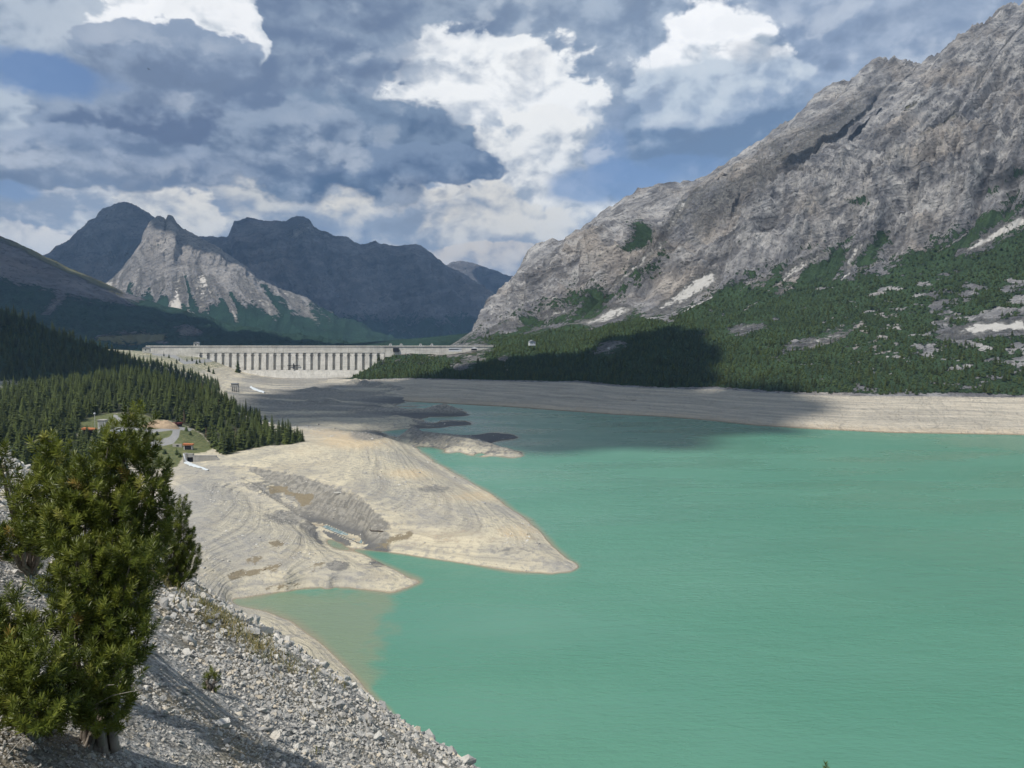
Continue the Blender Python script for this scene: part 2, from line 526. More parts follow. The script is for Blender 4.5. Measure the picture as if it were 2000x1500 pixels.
def mat_mountain(name, rock, rock2, warm, screec, vegc, fine=1.0, bumpd=6.0, tilt=(0.15, 0.0, 1.0)):
    """rock with bedding, scree tongues and dwarf pine; fine = size of the texture, larger for farther mountains"""
    mt, t = material(name)
    p = t.v('SCALE', t.pos, scale=1.0 / fine)
    veg, scr, grass = (t.attr(k) for k in ('veg', 'scree', 'grass'))
    n0 = t.noise(p, 0.006, 5, 0.55)
    n1 = t.noise(p, 0.03, 8, 0.62)
    n2 = t.noise(p, 0.16, 7, 0.68)
    wv = t.v('ADD', p, t.v('SCALE', t.noise(p, 0.008, 4, 0.55, col=True), scale=70.0))
    bed = t.noise(t.v('MULTIPLY', t.v('ADD', wv, t.comb(0, 0, t.m('MULTIPLY', t.sep(p)[0], -tilt[0]))), (0.006, 0.006, 0.060)), 1.0, 6, 0.68)
    c = t.mix(t.mr(n1, 0.34, 0.66), rock, rock2)
    c = t.mix(t.m('MULTIPLY', t.mr(n0, 0.5, 0.68), 0.6), c, warm)
    c = t.mix(t.m('MULTIPLY', t.mr(bed, 0.48, 0.34), 0.65), c, tuple(x * 0.42 for x in rock))
    c = t.mix(t.m('MULTIPLY', t.mr(bed, 0.55, 0.72), 0.35), c, tuple(min(1, x * 1.5) for x in rock2))
    c = t.mix(t.m('MULTIPLY', t.mr(n2, 0.50, 0.34), 0.75), c, tuple(x * 0.35 for x in rock))
    mac = t.noise(p, 0.011, 4, 0.6)
    c = t.mix(t.m('MULTIPLY', t.mr(mac, 0.50, 0.40), 0.45), c, tuple(x * 0.55 for x in rock))
    sm = t.mr(t.m('ADD', scr, t.m('ADD', t.m('MULTIPLY', t.m('SUBTRACT', n2, 0.5), 1.1), t.m('MULTIPLY', t.m('SUBTRACT', n1, 0.5), 1.0))), 0.32, 0.80)
    c = t.mix(sm, c, t.mix(t.mr(n2, 0.3, 0.7), tuple(x * 0.85 for x in screec), screec))
    gm = t.mr(t.m('ADD', grass, t.m('MULTIPLY', t.m('SUBTRACT', n1, 0.5), 0.9)), 0.4, 0.6)
    c = t.mix(gm, c, t.mix(n2, (0.085, 0.09, 0.042), (0.15, 0.135, 0.07)))
    va = t.m('ADD', veg, t.m('ADD', t.m('MULTIPLY', t.m('SUBTRACT', n1, 0.5), 1.7), t.m('MULTIPLY', t.m('SUBTRACT', n2, 0.5), 1.7)))
    vm = t.mr(va, 0.44, 0.54)
    n4 = t.noise(p, 0.5, 3, 0.6)
    vc = t.mix(t.mr(t.m('ADD', t.m('MULTIPLY', n4, 0.6), t.m('MULTIPLY', n1, 0.4)), 0.36, 0.62), tuple(x * 0.5 for x in vegc), tuple(x * 1.35 for x in vegc))
    c = t.mix(vm, c, vc)
    t.put(t.bsdf.inputs['Base Color'], c)
    t.put(t.bsdf.inputs['Roughness'], 0.92)
    t.put(t.bsdf.inputs['Specular IOR Level'], 0.1)
    hr = t.m('ADD', t.m('MULTIPLY', n1, 1.2), t.m('ADD', t.m('MULTIPLY', n2, 0.45), t.m('MULTIPLY', bed, 1.2)))
    hr = t.m('MULTIPLY', hr, t.m('SUBTRACT', 1.0, t.m('MULTIPLY', t.m('MAXIMUM', sm, gm), 0.85)))
    hv = t.m('ADD', t.m('MULTIPLY', n4, 0.35), 0.5)
    h = t.m('ADD', t.m('MULTIPLY', hr, t.m('SUBTRACT', 1.0, vm)), t.m('MULTIPLY', hv, vm))
    t.put(t.bsdf.inputs['Normal'], bump(t, h, 1.0, bumpd * 1.7 * fine))
    return mt


def mat_scree_ground():
    mt, t = material('scree_slope')
    p = t.pos
    n1, n2, n3 = t.noise(p, 0.5, 5, 0.6), t.noise(p, 6.0, 6, 0.7), t.noise(p, 30.0, 4, 0.7)
    vo = t.n('ShaderNodeTexVoronoi', {'Vector': p, 'Scale': 22.0})
    vo2 = t.n('ShaderNodeTexVoronoi', {'Vector': p, 'Scale': 9.0})
    c = t.mix(t.mr(n2, 0.3, 0.7), srgb(116, 114, 108), srgb(172, 171, 168))
    c = t.mix(t.m('MULTIPLY', t.mr(n1, 0.45, 0.6), 0.75), c, srgb(122, 112, 90))
    c = t.mix(t.m('MULTIPLY', t.attr('grass'), 0.8), c, t.mix(n2, srgb(84, 80, 48), srgb(140, 128, 88)))
    c = t.mix(t.m('MULTIPLY', t.mr(vo.outputs[0], 0.5, 0.8), 0.55), c, srgb(70, 68, 66))
    t.put(t.bsdf.inputs['Base Color'], c)
    h = t.m('ADD', t.m('MULTIPLY', vo.outputs[0], -0.5), t.m('ADD', t.m('MULTIPLY', vo2.outputs[0], -0.8), t.m('ADD', n2, t.m('MULTIPLY', n3, 0.3))))
    t.put(t.bsdf.inputs['Normal'], bump(t, h, 1.0, 0.06))
    return mt


def mat_water():
    mt, t = material('glacial_water')
    p = t.pos
    n0 = t.noise(t.v('MULTIPLY', p, (0.006, 0.012, 1)), 1.0, 4, 0.5)
    n1 = t.noise(p, 0.05, 4, 0.5)
    c = t.mix(t.mr(n0, 0.35, 0.65), (0.070, 0.204, 0.140), (0.084, 0.222, 0.154))
    tb = t.m('ADD', t.attr('turbid'), t.m('MULTIPLY', t.m('SUBTRACT', t.noise(p, 0.09, 6, 0.6, 0.6), 0.5), 1.1))
    c = t.mix(t.m('MULTIPLY', t.mr(tb, 0.30, 0.75), 0.85), c, (0.165, 0.205, 0.128))
    sh = t.m('ADD', t.attr('shallow'), t.m('MULTIPLY', t.m('SUBTRACT', n1, 0.5), 0.5))
    c = t.mix(t.m('MULTIPLY', t.mr(sh, 0.3, 1.0), 0.85), c, (0.22, 0.20, 0.13))
    t.put(t.bsdf.inputs['Base Color'], c)
    wp = t.noise(t.v('MULTIPLY', p, (0.010, 0.028, 1)), 1.0, 4, 0.55)
    t.put(t.bsdf.inputs['Roughness'], t.mr(wp, 0.35, 0.65, 0.20, 0.38))
    t.put(t.bsdf.inputs['IOR'], 1.42)
    t.put(t.bsdf.inputs['Specular IOR Level'], 0.5)
    wv = t.noise(t.v('MULTIPLY', p, (0.35, 0.9, 1)), 1.0, 5, 0.62)
    wv2 = t.noise(t.v('MULTIPLY', p, (0.09, 0.22, 1)), 1.0, 3, 0.5)
    t.put(t.bsdf.inputs['Normal'], bump(t, t.m('MULTIPLY', t.m('ADD', wv, t.m('MULTIPLY', wv2, 1.5)), t.mr(wp, 0.3, 0.7, 0.6, 1.4)), 0.65, 0.42))
    return mt


M_BED = mat_bed()
M_ROCK = mat_mountain('limestone_mountain', srgb(106, 106, 109), srgb(170, 168, 166), srgb(164, 154, 142), srgb(166, 164, 160), (0.034, 0.058, 0.026), 1.0, 6.0, tilt=(0.42, 0, 1))
M_FAR = mat_mountain('far_mountain', srgb(104, 102, 104), srgb(134, 131, 132), srgb(140, 130, 124), srgb(176, 170, 164), (0.022, 0.048, 0.030), 3.2, 7.0)
M_PALE = mat_mountain('pale_peak_rock', srgb(138, 135, 133), srgb(170, 165, 160), srgb(166, 158, 150), srgb(184, 179, 171), (0.022, 0.050, 0.030), 2.4, 8.0)
M_SCREE = mat_scree_ground()
M_WATER = mat_water()


# ------------------------------------------------------------------ the reservoir basin: lake bed, spits, islets, wooded knoll
def dense(line, step=14):
    out = []
    for a, b in zip(line[:-1], line[1:]):
        n = max(1, int(math.hypot(b[0] - a[0], b[1] - a[1]) / step))
        for i in range(n):
            out.append(tuple(a[k] + (b[k] - a[k]) * i / n for k in range(len(a))))
    out.append(line[-1])
    return out


CP = []          # control points: x, y, z of the basin floor


def lift(z):
    return z if z < .3 else float(np.interp(z, [.3, 1, 4, 9, 14, 30], [.3, 1.6, 6.4, 13.2, 16, 30]))


def cz(pts, up=False):
    for px, py, z in pts:
        z = lift(z) if up else z
        CP.append(at(px, py, z=z))


def cy(pts):
    for px, py, Y in pts:
        CP.append(at(px, py, Y=Y))


def shore(line, step=14):
    pts = dense(line, step)
    for px, py in pts:
        CP.append(at(px, py, z=0.0))


SH_SPIT1 = [(455, 1172), (520, 1161), (600, 1149), (680, 1148), (730, 1154), (765, 1158), (800, 1147), (820, 1138), (800, 1127), (770, 1112), (740, 1098), (710, 1083), (692, 1074)]
SH_SPIT2 = [(700, 1072), (720, 1074), (760, 1079), (830, 1089), (920, 1103), (1000, 1116), (1080, 1121), (1115, 1117), (1130, 1109), (1110, 1093), (1080, 1068), (1060, 1044), (1030, 1015), (1000, 995), (965, 968), (930, 948), (890, 925), (850, 903), (825, 885), (812, 873), (790, 863), (765, 852), (745, 843), (790, 838), (838, 836), (872, 833), (845, 827), (824, 819), (845, 814), (908, 812), (885, 803), (862, 799), (830, 798), (805, 794), (785, 788)]
SH_SHELF = [(470, 1183), (520, 1194), (570, 1214), (620, 1250), (660, 1287), (700, 1327), (722, 1354), (780, 1415), (860, 1480), (960, 1560), (1100, 1680)]
for L in (SH_SPIT1, SH_SPIT2, SH_SHELF):
    shore(L)
# under the lake
cz([(x, y, -4) for x, y in [(900, 850), (1080, 860), (1000, 920), (1100, 1000), (1200, 1150), (1250, 900), (1300, 850), (1500, 900), (1500, 1050), (1900, 900), (1900, 1100), (1000, 1300), (930, 1180), (860, 1300), (1200, 1400), (1700, 1350), (1000, 1500), (1300, 1600), (1900, 1600), (960, 815), (1050, 830), (1190, 1080), (1150, 1040), (1050, 960), (940, 900)]])
cz([(560, 1182, -1), (500, 1176, -.5), (640, 1190, -1.5), (700, 1240, -2), (690, 1180, -1.5), (750, 1330, -3), (830, 1170, -2.5), (860, 1130, -2), (790, 1095, -1.2), (750, 1086, -.8), (720, 1080, -.5), (900, 1130, -2.5), (1140, 1130, -2), (1090, 1140, -2), (870, 1440, -3)])
cz([(840, 822, -1.0), (905, 820, -1.2), (935, 808, -1.5), (800, 846, -1.0), (780, 842, -.7), (850, 846, -1.2), (930, 840, -1.5), (1040, 885, -1.5), (1030, 870, -1.5), (900, 893, -1.2), (840, 878, -.8), (960, 900, -1.5), (800, 791, -.3), (880, 797, -.8), (840, 793, -.5)])
# big islet and the small ones
shore([(778, 857), (800, 862), (830, 869), (870, 879), (910, 887), (960, 891), (1005, 894), (1019, 888), (1000, 879), (960, 868)], 16)
cy([(810, 848, 538), (830, 845, 532), (850, 851, 530), (878, 849, 522), (900, 856, 516), (930, 859, 505), (955, 866, 492), (985, 879, 474), (1003, 886, 470)])
cz([(960, 880, 1.6), (930, 876, 2.2), (900, 871, 2.8), (860, 862, 3.2), (830, 857, 2.6), (985, 887, .8), (1005, 889, .6), (800, 856, 1.2), (885, 880, .9), (940, 885, .9)])
cz([(865, 824, .5), (885, 823, 1.1), (905, 826, .9), (958, 847, .5), (968, 847, .5), (990, 853, .5), (1000, 853, .5)])
cy([(862, 791, 800), (850, 795, 790), (878, 800, 765), (840, 800, 760), (800, 802, 745)])
# spit 1
cz([(640, 1135, 1.2), (700, 1130, 1.2), (760, 1133, .9), (560, 1130, 2), (500, 1100, 3), (600, 1080, 2.6), (660, 1090, 1.6), (700, 1105, 1.1), (500, 1040, 5), (400, 1100, 4.5), (430, 1150, 2), (400, 1000, 8), (330, 925, 11.5), (360, 1050, 7), (380, 950, 10), (580, 1040, 3.6), (450, 980, 7.5), (330, 1160, 4)], True)
RIM = [(690, 1069, .2), (650, 1049, .4), (620, 1030, 1.3), (600, 1018, 2.6), (550, 985, 5), (500, 956, 6.5), (460, 936, 8.3), (420, 921, 10)]
RIM = [(a_, b_, lift(c_)) for a_, b_, c_ in dense(RIM, 16)]
cz(RIM)
GUL = np.array([at(px, py, z=z)[:2] + np.array([4.2, 6.0]) for px, py, z in RIM])
cz(dense([(700, 1050, 1.6), (694, 1012, 4.8), (650, 975, 7.2), (600, 957, 8), (560, 948, 8.3), (520, 942, 8.6), (470, 928, 9.6)], 18), True)
# spit 2
cz([(700, 900, 9.5), (640, 868, 11.5), (700, 868, 9.5), (760, 875, 6.5), (800, 920, 5), (740, 920, 7.5), (860, 960, 4), (900, 1000, 3.6), (960, 1040, 2.6), (1030, 1075, 1.7), (1090, 1100, .9), (850, 1050, 3), (930, 1075, 1.8), (780, 1045, 2.6), (760, 1000, 5.5), (700, 950, 8.6), (820, 1000, 4.6), (640, 930, 9.5), (560, 910, 11), (740, 1060, 1.3), (800, 890, 3.2), (850, 925, 2.4), (950, 980, 1.6), (1030, 1040, 1.2), (1080, 1090, 1.1), (720, 846, 6.5), (760, 856, 3.8), (690, 843, 7)], True)
cz([(620, 838, 7), (680, 836, 3), (650, 826, 3.2), (600, 832, 6), (720, 838, 1.8), (775, 826, 2.5), (800, 829, 1.6), (720, 822, 2.6), (830, 830, .7)], True)
# basin floor up to the dam
cz([(560, 800, 4), (640, 800, 3.2), (700, 800, 2.6), (760, 800, 1.6), (500, 790, 6), (700, 780, 3), (760, 780, 2), (640, 770, 4.5), (580, 762, 4.5), (520, 772, 6.5), (480, 775, 9), (560, 742, 4.2), (620, 742, 3.8), (700, 752, 5.5), (640, 752, 7), (760, 760, 5), (680, 738, 7), (520, 738, 7), (480, 726, 14)])
cy([(290, 690, 1110), (340, 697, 1090), (400, 700, 1110), (430, 712, 1105), (400, 722, 1000), (450, 735, 1030), (360, 712, 1000), (440, 752, 900), (400, 740, 900), (470, 768, 830), (300, 715, 900), (200, 700, 1000), (100, 690, 1000), (0, 680, 1000), (-200, 670, 1000), (200, 725, 800), (0, 725, 800)])
cz([(px, 740, z) for px, z in ((800, 8), (900, 8), (1000, 6))])
# below the opposite bank
for px, py in ((900, 793), (1000, 798), (1100, 805), (1200, 812), (1300, 816), (1400, 825), (1500, 834), (1600, 841), (1800, 848), (2000, 852), (2300, 870)):
    CP.append(at(px, py, z=0.0) + np.array([0, 8, -2.5]))
    CP.append(at(px, py, z=0.0) + np.array([0, 90, -6]))
# knoll and the flat with the waterworks
cz([(592, 866, 13.5), (560, 866, 14), (520, 873, 14), (480, 880, 14.3), (440, 893, 14.5), (415, 905, 13.5)], True)
cy([(560, 857, 455), (520, 838, 475), (480, 818, 490), (440, 798, 505), (400, 778, 525), (350, 758, 550), (300, 744, 580), (250, 742, 600), (150, 754, 600), (50, 766, 590), (-100, 766, 590), (-300, 760, 590)])
for px, Y in ((540, 560), (480, 590), (420, 630), (350, 680), (280, 720), (150, 720), (0, 720)):
    p = at(px, 790, Y=Y)
    p[2] = 6 + max(0, (480 - px)) * .05
    CP.append(p)
cy([(440, 862, 438), (400, 832, 455), (340, 805, 478), (300, 800, 480), (200, 800, 480), (100, 800, 470), (0, 800, 455), (-200, 800, 440), (340, 845, 418), (280, 840, 420), (240, 850, 410), (200, 850, 408), (365, 866, 402), (310, 868, 398), (390, 884, 388), (340, 890, 382), (300, 902, 366), (150, 850, 395), (100, 860, 375), (0, 860, 345), (-200, 860, 330), (250, 920, 345), (200, 950, 315), (100, 950, 300), (0, 950, 280), (-200, 950, 270), (300, 960, 320)])
cz([(300, 1050, 9), (200, 1050, 12), (100, 1050, 14), (0, 1050, 16), (300, 1200, 6), (200, 1250, 10), (100, 1300, 16), (420, 1200, 5), (480, 1240, 4), (560, 1300, 4), (640, 1350, 4), (520, 1215, 2.2), (600, 1265, 2.4), (660, 1320, 2), (700, 1400, 5), (800, 1500, 6), (900, 1560, 5), (500, 1400, 14)])
CP = np.array(CP)


def uv_of(X, Y):
    return np.stack([X / Y * 1.6, np.log(Y)], -1)


_cu = uv_of(CP[:, 0], CP[:, 1])
_c2 = 0.008 ** 2
_A = np.sqrt(((_cu[:, None] - _cu[None]) ** 2).sum(-1) + _c2)
_n = len(CP)
_K = np.zeros((_n + 3, _n + 3))
_K[:_n, :_n] = _A + np.eye(_n) * -2e-4
_K[:_n, _n] = 1
_K[:_n, _n + 1:] = _cu
_K[_n, :_n] = 1
_K[_n + 1:, :_n] = _cu.T
_W = np.linalg.lstsq(_K, np.concatenate([CP[:, 2], np.zeros(3)]), rcond=None)[0]


def mound(p, q, wd, ha, hb):
    a_, b_ = at(p[0], p[1], z=0), at(q[0], q[1], z=0)
    return (a_[0], a_[1], b_[0], b_[1], wd, ha, hb)


MOUNDS = [mound((806, 859), (850, 866), 15, 9.0, 7.5), mound((850, 866), (930, 879), 11, 6.8, 6.4), mound((930, 879), (1002, 890), 7, 5.2, 1.8),
          mound((848, 807), (868, 807), 20, 7.0, 10.0), mound((868, 807), (900, 811), 9, 7.0, 1.2), mound((690, 806), (848, 807), 20, 5.0, 5.0),
          mound((716, 831), (785, 830), 20, 5.5, 7.5), mound((785, 830), (852, 833), 10, 6.5, 1.2), mound((866, 827), (905, 828), 5, 1.6, 2.6),
          mound((955, 848), (972, 848), 3, 1.1, .9), mound((990, 854), (1000, 854), 3, 1.2, .9),
          mound((520, 800), (640, 792), 30, 6, 7), mound((600, 770), (740, 772), 26, 8, 6), mound((690, 757), (790, 768), 24, 11, 7)]


def basin_z(X, Y, noise=True):
    X, Y = np.asarray(X, float), np.asarray(Y, float)
    u = uv_of(X.ravel(), Y.ravel())
    out = np.empty(len(u))
    for i in range(0, len(u), 8000):
        a = u[i:i + 8000]
        d2 = (a ** 2).sum(1)[:, None] + (_cu ** 2).sum(1)[None] - 2 * a @ _cu.T
        out[i:i + 8000] = np.sqrt(np.maximum(d2, 0) + _c2) @ _W[:_n] + _W[_n] + a @ _W[_n + 1:]
    z = out.reshape(X.shape)
    for (xa, ya, xb, yb, wd, ha, hb) in MOUNDS:
        L2 = (xb - xa) ** 2 + (yb - ya) ** 2 + 1e-6
        tq_ = np.clip(((X - xa) * (xb - xa) + (Y - ya) * (yb - ya)) / L2, 0, 1)
        dd = np.hypot(X - xa - tq_ * (xb - xa), Y - ya - tq_ * (yb - ya)) / (wd * (1 + .35 * fbm(X / 16, Y / 16, 9.9, 3)))
        hh = ha + (hb - ha) * tq_
        z = np.where(dd < 1.15, np.maximum(z, hh * np.clip(1.08 - dd ** 1.15, -.3, 1) * (1 + .55 * fbm(X / 18, Y / 26, 4.2, 3)) - .15), z)
    near = (Y > 240) & (Y < 420) & (X < -20) & (X > -190)
    if near.any():
        gd = polydist(X, Y, [tuple(q) for q in GUL])
        k = np.clip((X - GUL[-1, 0]) / (GUL[0, 0] - GUL[-1, 0]), 0, 1)
        gY = np.interp(X, GUL[::-1, 0], GUL[::-1, 1])
        dp = np.interp(k, [0, .12, .4, .7, .95, 1], [0, 1.5, 6.5, 9.5, 7.5, 2.0]) * near
        fl = fbm(X / 9, Y / 9, 3.4, 5) + .6 * fbm(X / 3.5, Y / 30, 6.4, 3)
        right = Y > gY
        wdt = np.interp(k, [0, .3, .7, 1], [7, 13, 19, 10])
        kk = np.where(right, 1 - sstep(gd * (1 + .25 * fl), 3.0, wdt), 1 - sstep(gd, 2.5, 7.0)) * near
        flo = np.maximum(z - dp, .12)
        z = np.where(z > .1, z + (flo - z) * kk, z)
    if noise:
        z = z + 0.22 * fbm(X / 14, Y / 14, 0.3, 5) * np.clip(Y / 300, .5, 2) + (0.5 * fbm(X / 60, Y / 60, 1.7, 4) + 1.3 * fbm(X / 45, Y / 16, 2.9, 4)) * sstep(Y, 480, 800)
        # water-cut steps along old shore lines
        st = 0.85
        k = z / st + 0.35 * fbm(X / 40, Y / 40, 5.5, 3)
        fr = k - np.floor(k)
        ter = (np.floor(k) + sstep(fr, 0.25, 0.75)) * st - 0.35 * st * fbm(X / 40, Y / 40, 5.5, 3)
        amt = 0.42 * (.6 + .8 * fbm(X / 50, Y / 50, 8.1, 2)) * sstep(z, 0.2, 1.0) * (1 - sstep(z, 12, 16))
        z = z * (1 - amt) + ter * amt
    return z


nr, nc = 560, 470
vv = np.linspace(math.log(70), math.log(1180), nr)
uu = np.linspace(-0.95, 0.55, nc)
Yg = np.exp(vv)[:, None] * np.ones((1, nc))
Xg = uu[None] * Yg
Zg = basin_z(Xg, Yg)
Pg = np.stack([Xg, Yg, Zg], -1)
bx, by = topx(Pg)
WOOD = [(-400, 762), (-100, 768), (50, 766), (150, 752), (250, 740), (300, 742), (350, 755), (400, 775), (440, 795), (480, 815), (520, 835), (560, 855), (593, 862), (575, 867), (520, 871), (475, 880), (440, 890), (418, 876), (395, 848), (360, 830), (270, 808), (205, 806), (160, 822), (150, 850), (200, 868), (230, 880), (250, 930), (200, 960), (-400, 960)]
MEADOW = [(150, 820), (205, 806), (270, 808), (360, 830), (395, 848), (418, 876), (400, 884), (360, 890), (345, 912), (295, 918), (240, 900), (200, 868), (150, 850)]
att = {k: np.zeros(bx.shape) for k in ('veg', 'tan', 'wet', 'road', 'clay_shade', 'wood')}
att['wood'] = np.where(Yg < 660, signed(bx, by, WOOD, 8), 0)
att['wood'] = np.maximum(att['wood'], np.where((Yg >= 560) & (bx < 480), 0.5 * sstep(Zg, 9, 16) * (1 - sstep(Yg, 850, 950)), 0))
att['veg'] = np.maximum(signed(bx, by, MEADOW, 8), np.where(Yg > 850, sstep(Zg, 16, 26) * .5, 0))
att['road'] = np.maximum.reduce([np.clip(1.5 - polydist(bx, by, [(225, 812), (250, 835), (300, 842), (345, 836), (372, 839)]) / 3, 0, 1), np.clip(1.6 - polydist(bx, by, [(345, 838), (343, 850), (335, 860), (300, 868)]) / 6.5, 0, 1), np.clip(1.5 - polydist(bx, by, [(300, 843), (278, 855), (268, 880)]) / 1.6, 0, 1), np.clip(1.5 - polydist(bx, by, [(200, 846), (240, 842)]) / 8, 0, 1)])
att['road'] = np.where(Yg < 600, att['road'], np.clip(1.5 - polydist(bx, by, [(300, 690), (340, 695), (360, 708), (400, 705), (430, 700)]) / 3.5, 0, 1))
for e in [(690, 860, 90, 22, 1), (640, 845, 60, 10, .8), (800, 925, 60, 14, .8), (930, 970, 80, 14, .7), (1010, 1040, 60, 20, .7), (880, 1050, 160, 24, .45), (600, 880, 60, 16, .5)]:
    att['tan'] = np.maximum(att['tan'], e[4] * np.clip(1.4 - np.hypot((bx - e[0]) / e[2], (by - e[1]) / e[3]), 0, 1))
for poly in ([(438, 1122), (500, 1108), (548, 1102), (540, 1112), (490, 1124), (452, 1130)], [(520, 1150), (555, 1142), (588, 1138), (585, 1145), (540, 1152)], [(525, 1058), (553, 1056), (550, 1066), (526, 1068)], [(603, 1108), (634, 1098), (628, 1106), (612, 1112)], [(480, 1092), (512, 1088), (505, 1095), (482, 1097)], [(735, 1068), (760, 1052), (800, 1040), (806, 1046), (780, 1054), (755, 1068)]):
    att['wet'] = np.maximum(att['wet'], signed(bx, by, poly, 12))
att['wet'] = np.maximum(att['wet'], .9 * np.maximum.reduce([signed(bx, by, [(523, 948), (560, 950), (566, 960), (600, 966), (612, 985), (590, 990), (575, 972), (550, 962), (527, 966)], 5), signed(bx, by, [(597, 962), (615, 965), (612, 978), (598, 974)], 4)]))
gy_, gx_ = np.gradient(Zg)
slp = np.hypot(gy_ / np.gradient(Yg, axis=0), gx_ / np.gradient(Xg, axis=1))
att['clay_shade'] = sstep(slp, .16, .42) * np.clip(1.9 - polydist(bx, by, [(440, 928), (520, 958), (600, 985), (660, 1020), (700, 1045)]) / np.interp(bx, [440, 700], [22, 46]), 0, 1)
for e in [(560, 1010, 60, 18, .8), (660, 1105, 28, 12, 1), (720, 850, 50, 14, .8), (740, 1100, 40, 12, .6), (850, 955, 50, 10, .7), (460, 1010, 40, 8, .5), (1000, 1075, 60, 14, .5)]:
    att['clay_shade'] = np.maximum(att['clay_shade'], e[4] * np.clip(1.35 - np.hypot((bx - e[0]) / e[2], (by - e[1]) / e[3]), 0, 1))
mud_shade = np.maximum(sstep(Yg, 560, 680), sstep(Yg, 455, 480) * sstep(bx, 760, 830) * (by < 900)) * (1 - sstep(Zg, 9, 15)) * (Xg / Yg > -.42)  # grey mud colour that also deepens the cloud shade on the far floor
att['clay_shade'] = np.maximum(att['clay_shade'], mud_shade * np.clip(.62 + .9 * fbm(Xg / 90, Yg / 24, 6.3, 4), 0, 1))
ZMUD_SHADE = mud_shade
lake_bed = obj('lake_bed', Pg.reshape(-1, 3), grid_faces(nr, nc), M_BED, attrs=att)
tag(lake_bed, kind='structure')

# the ground that carries everything, out to the horizon
gs = np.array([(-30000, -30000, -14), (30000, -30000, -14), (30000, 30000, -14), (-30000, 30000, -14)], float)
tag(obj('ground', gs, [(0, 1, 2, 3)], plain('valley_ground', (0.09, 0.10, 0.06), .95, .3, .01), smooth=False), kind='structure')

# ------------------------------------------------------------------ lake
wr, wc = 330, 330
wv_ = np.exp(np.linspace(math.log(60), math.log(900), wr))
wu = np.linspace(-1.0, 3.0, wc)
wu = np.sign(wu) * np.abs(wu) ** 1.5 * .5
WY = wv_[:, None] * np.ones((1, wc))
WX = wu[None] * WY
wx, wy = topx(np.stack([WX, WY, 0 * WX], -1))
zb = basin_z(WX, WY, False)
land = np.maximum(0, 1 - np.abs(np.minimum(zb, 0)) / 1.1) * (1 - sstep(WX / WY, .05, .25))
wxn, wyn = wx + 34 * fbm(WX / 16, WY / 16, 4.1, 4), wy + 22 * fbm(WX / 16, WY / 16, 8.3, 4)
turb = signed(wxn, wyn, [(440, 1160), (560, 1155), (740, 1160), (765, 1190), (758, 1230), (735, 1280), (728, 1340), (745, 1380), (650, 1330), (500, 1195)], 46)
turb = np.maximum(turb, .55 * np.clip(1.4 - polydist(wx, wy, [(715, 1350), (800, 1430), (900, 1500)]) / 16, 0, 1))
lake = obj('lake_water', np.stack([WX, WY, 0 * WX], -1).reshape(-1, 3), grid_faces(wr, wc), M_WATER, attrs={'turbid': turb, 'shallow': land * .9})
tag(lake, kind='structure')
# the rest of the lake, behind and beside the viewer
side = obj('water', np.array([(-900, -900, -.02), (2600, -900, -.02), (2600, 62, -.02), (-900, 62, -.02)], float), [(0, 1, 2, 3)], M_WATER, smooth=False)
tag(side, kind='structure')

# ------------------------------------------------------------------ the scree slope the viewer stands on
HS, GA, GB = 2.4, 0.55, 0.448


def slope_z(X, Y, noise=True):
    s = .8 * Y + .6 * X
    z = -HS - GA * X - GB * Y
    z = np.minimum(z, -1.6 + .7 * np.maximum(0, -X - 5))
    ov = np.maximum(0, s - 7.5)
    z = z - np.where(ov < 14, ov ** 2 * .026, 14 ** 2 * .026 + (ov - 14) * .73)
    if noise:
        z = z + .16 * fbm(X / 2.6, Y / 2.6, 2.2, 5) + .5 * fbm(X / 9, Y / 9, .4, 3) * sstep(Y, 6, 20) + .03 * fbm(X / .5, Y / .5, 4.4, 3)
    return z + CAMZ


def slope_at(px, py):
    """where the ray through a pixel meets the scree slope"""
    d = ray(px, py)
    t = np.linspace(1.5, 60, 1600)
    P = d[None] * t[:, None]
    f = P[:, 2] + CAMZ - slope_z(P[:, 0], P[:, 1])
    i = int(np.argmax(f < 0)) if (f < 0).any() else len(t) - 1
    p = P[i].copy()
    p[2] = slope_z(p[0], p[1])
    return p


hr_, hc_ = 420, 420
hv = np.concatenate([np.linspace(-30, 1, 40), np.exp(np.linspace(math.log(1.15), math.log(130), hr_ - 40))])
hu = np.linspace(-1.35, 1.6, hc_)
HY = hv[:, None] * np.ones((1, hc_))
HX = hu[None] * (np.abs(HY) + 3.0)
HZ = slope_z(HX, HY)
hpx, hpy = topx(np.stack([HX, HY, HZ], -1))
sgr = np.clip(fbm(HX / 1.7, HY / 1.7, 8.8, 4) * 2.2 - .1, 0, 1) * .6
edge = np.clip(1 - np.abs(  .8 * HY + .6 * HX - 7.9 - 1.2 * fbm(HX / 3, HY / 3, 3.3, 3)) / .9, 0, 1) * sstep(-HX, 3.5, 5.5)
hill = obj('hillside', np.stack([HX, HY, HZ], -1).reshape(-1, 3), grid_faces(hr_, hc_), M_SCREE, attrs={'grass': np.maximum(sgr, edge)})
tag(hill, kind='structure')


# ------------------------------------------------------------------ mountains
def rowfun(row, t, shift=0.0, smooth=0):
    a = np.array(row, float)
    q = t + shift
    px = q
    py, Y = np.interp(q, a[:, 0], a[:, 1]), np.interp(q, a[:, 0], a[:, 2])
    if smooth:
        k = np.exp(-np.linspace(-2, 2, 2 * smooth + 1) ** 2)
        k /= k.sum()
        py = np.convolve(np.pad(py, smooth, mode='edge'), k, 'valid')
        Y = np.convolve(np.pad(Y, smooth, mode='edge'), k, 'valid')
    return at(px, py, Y=Y)


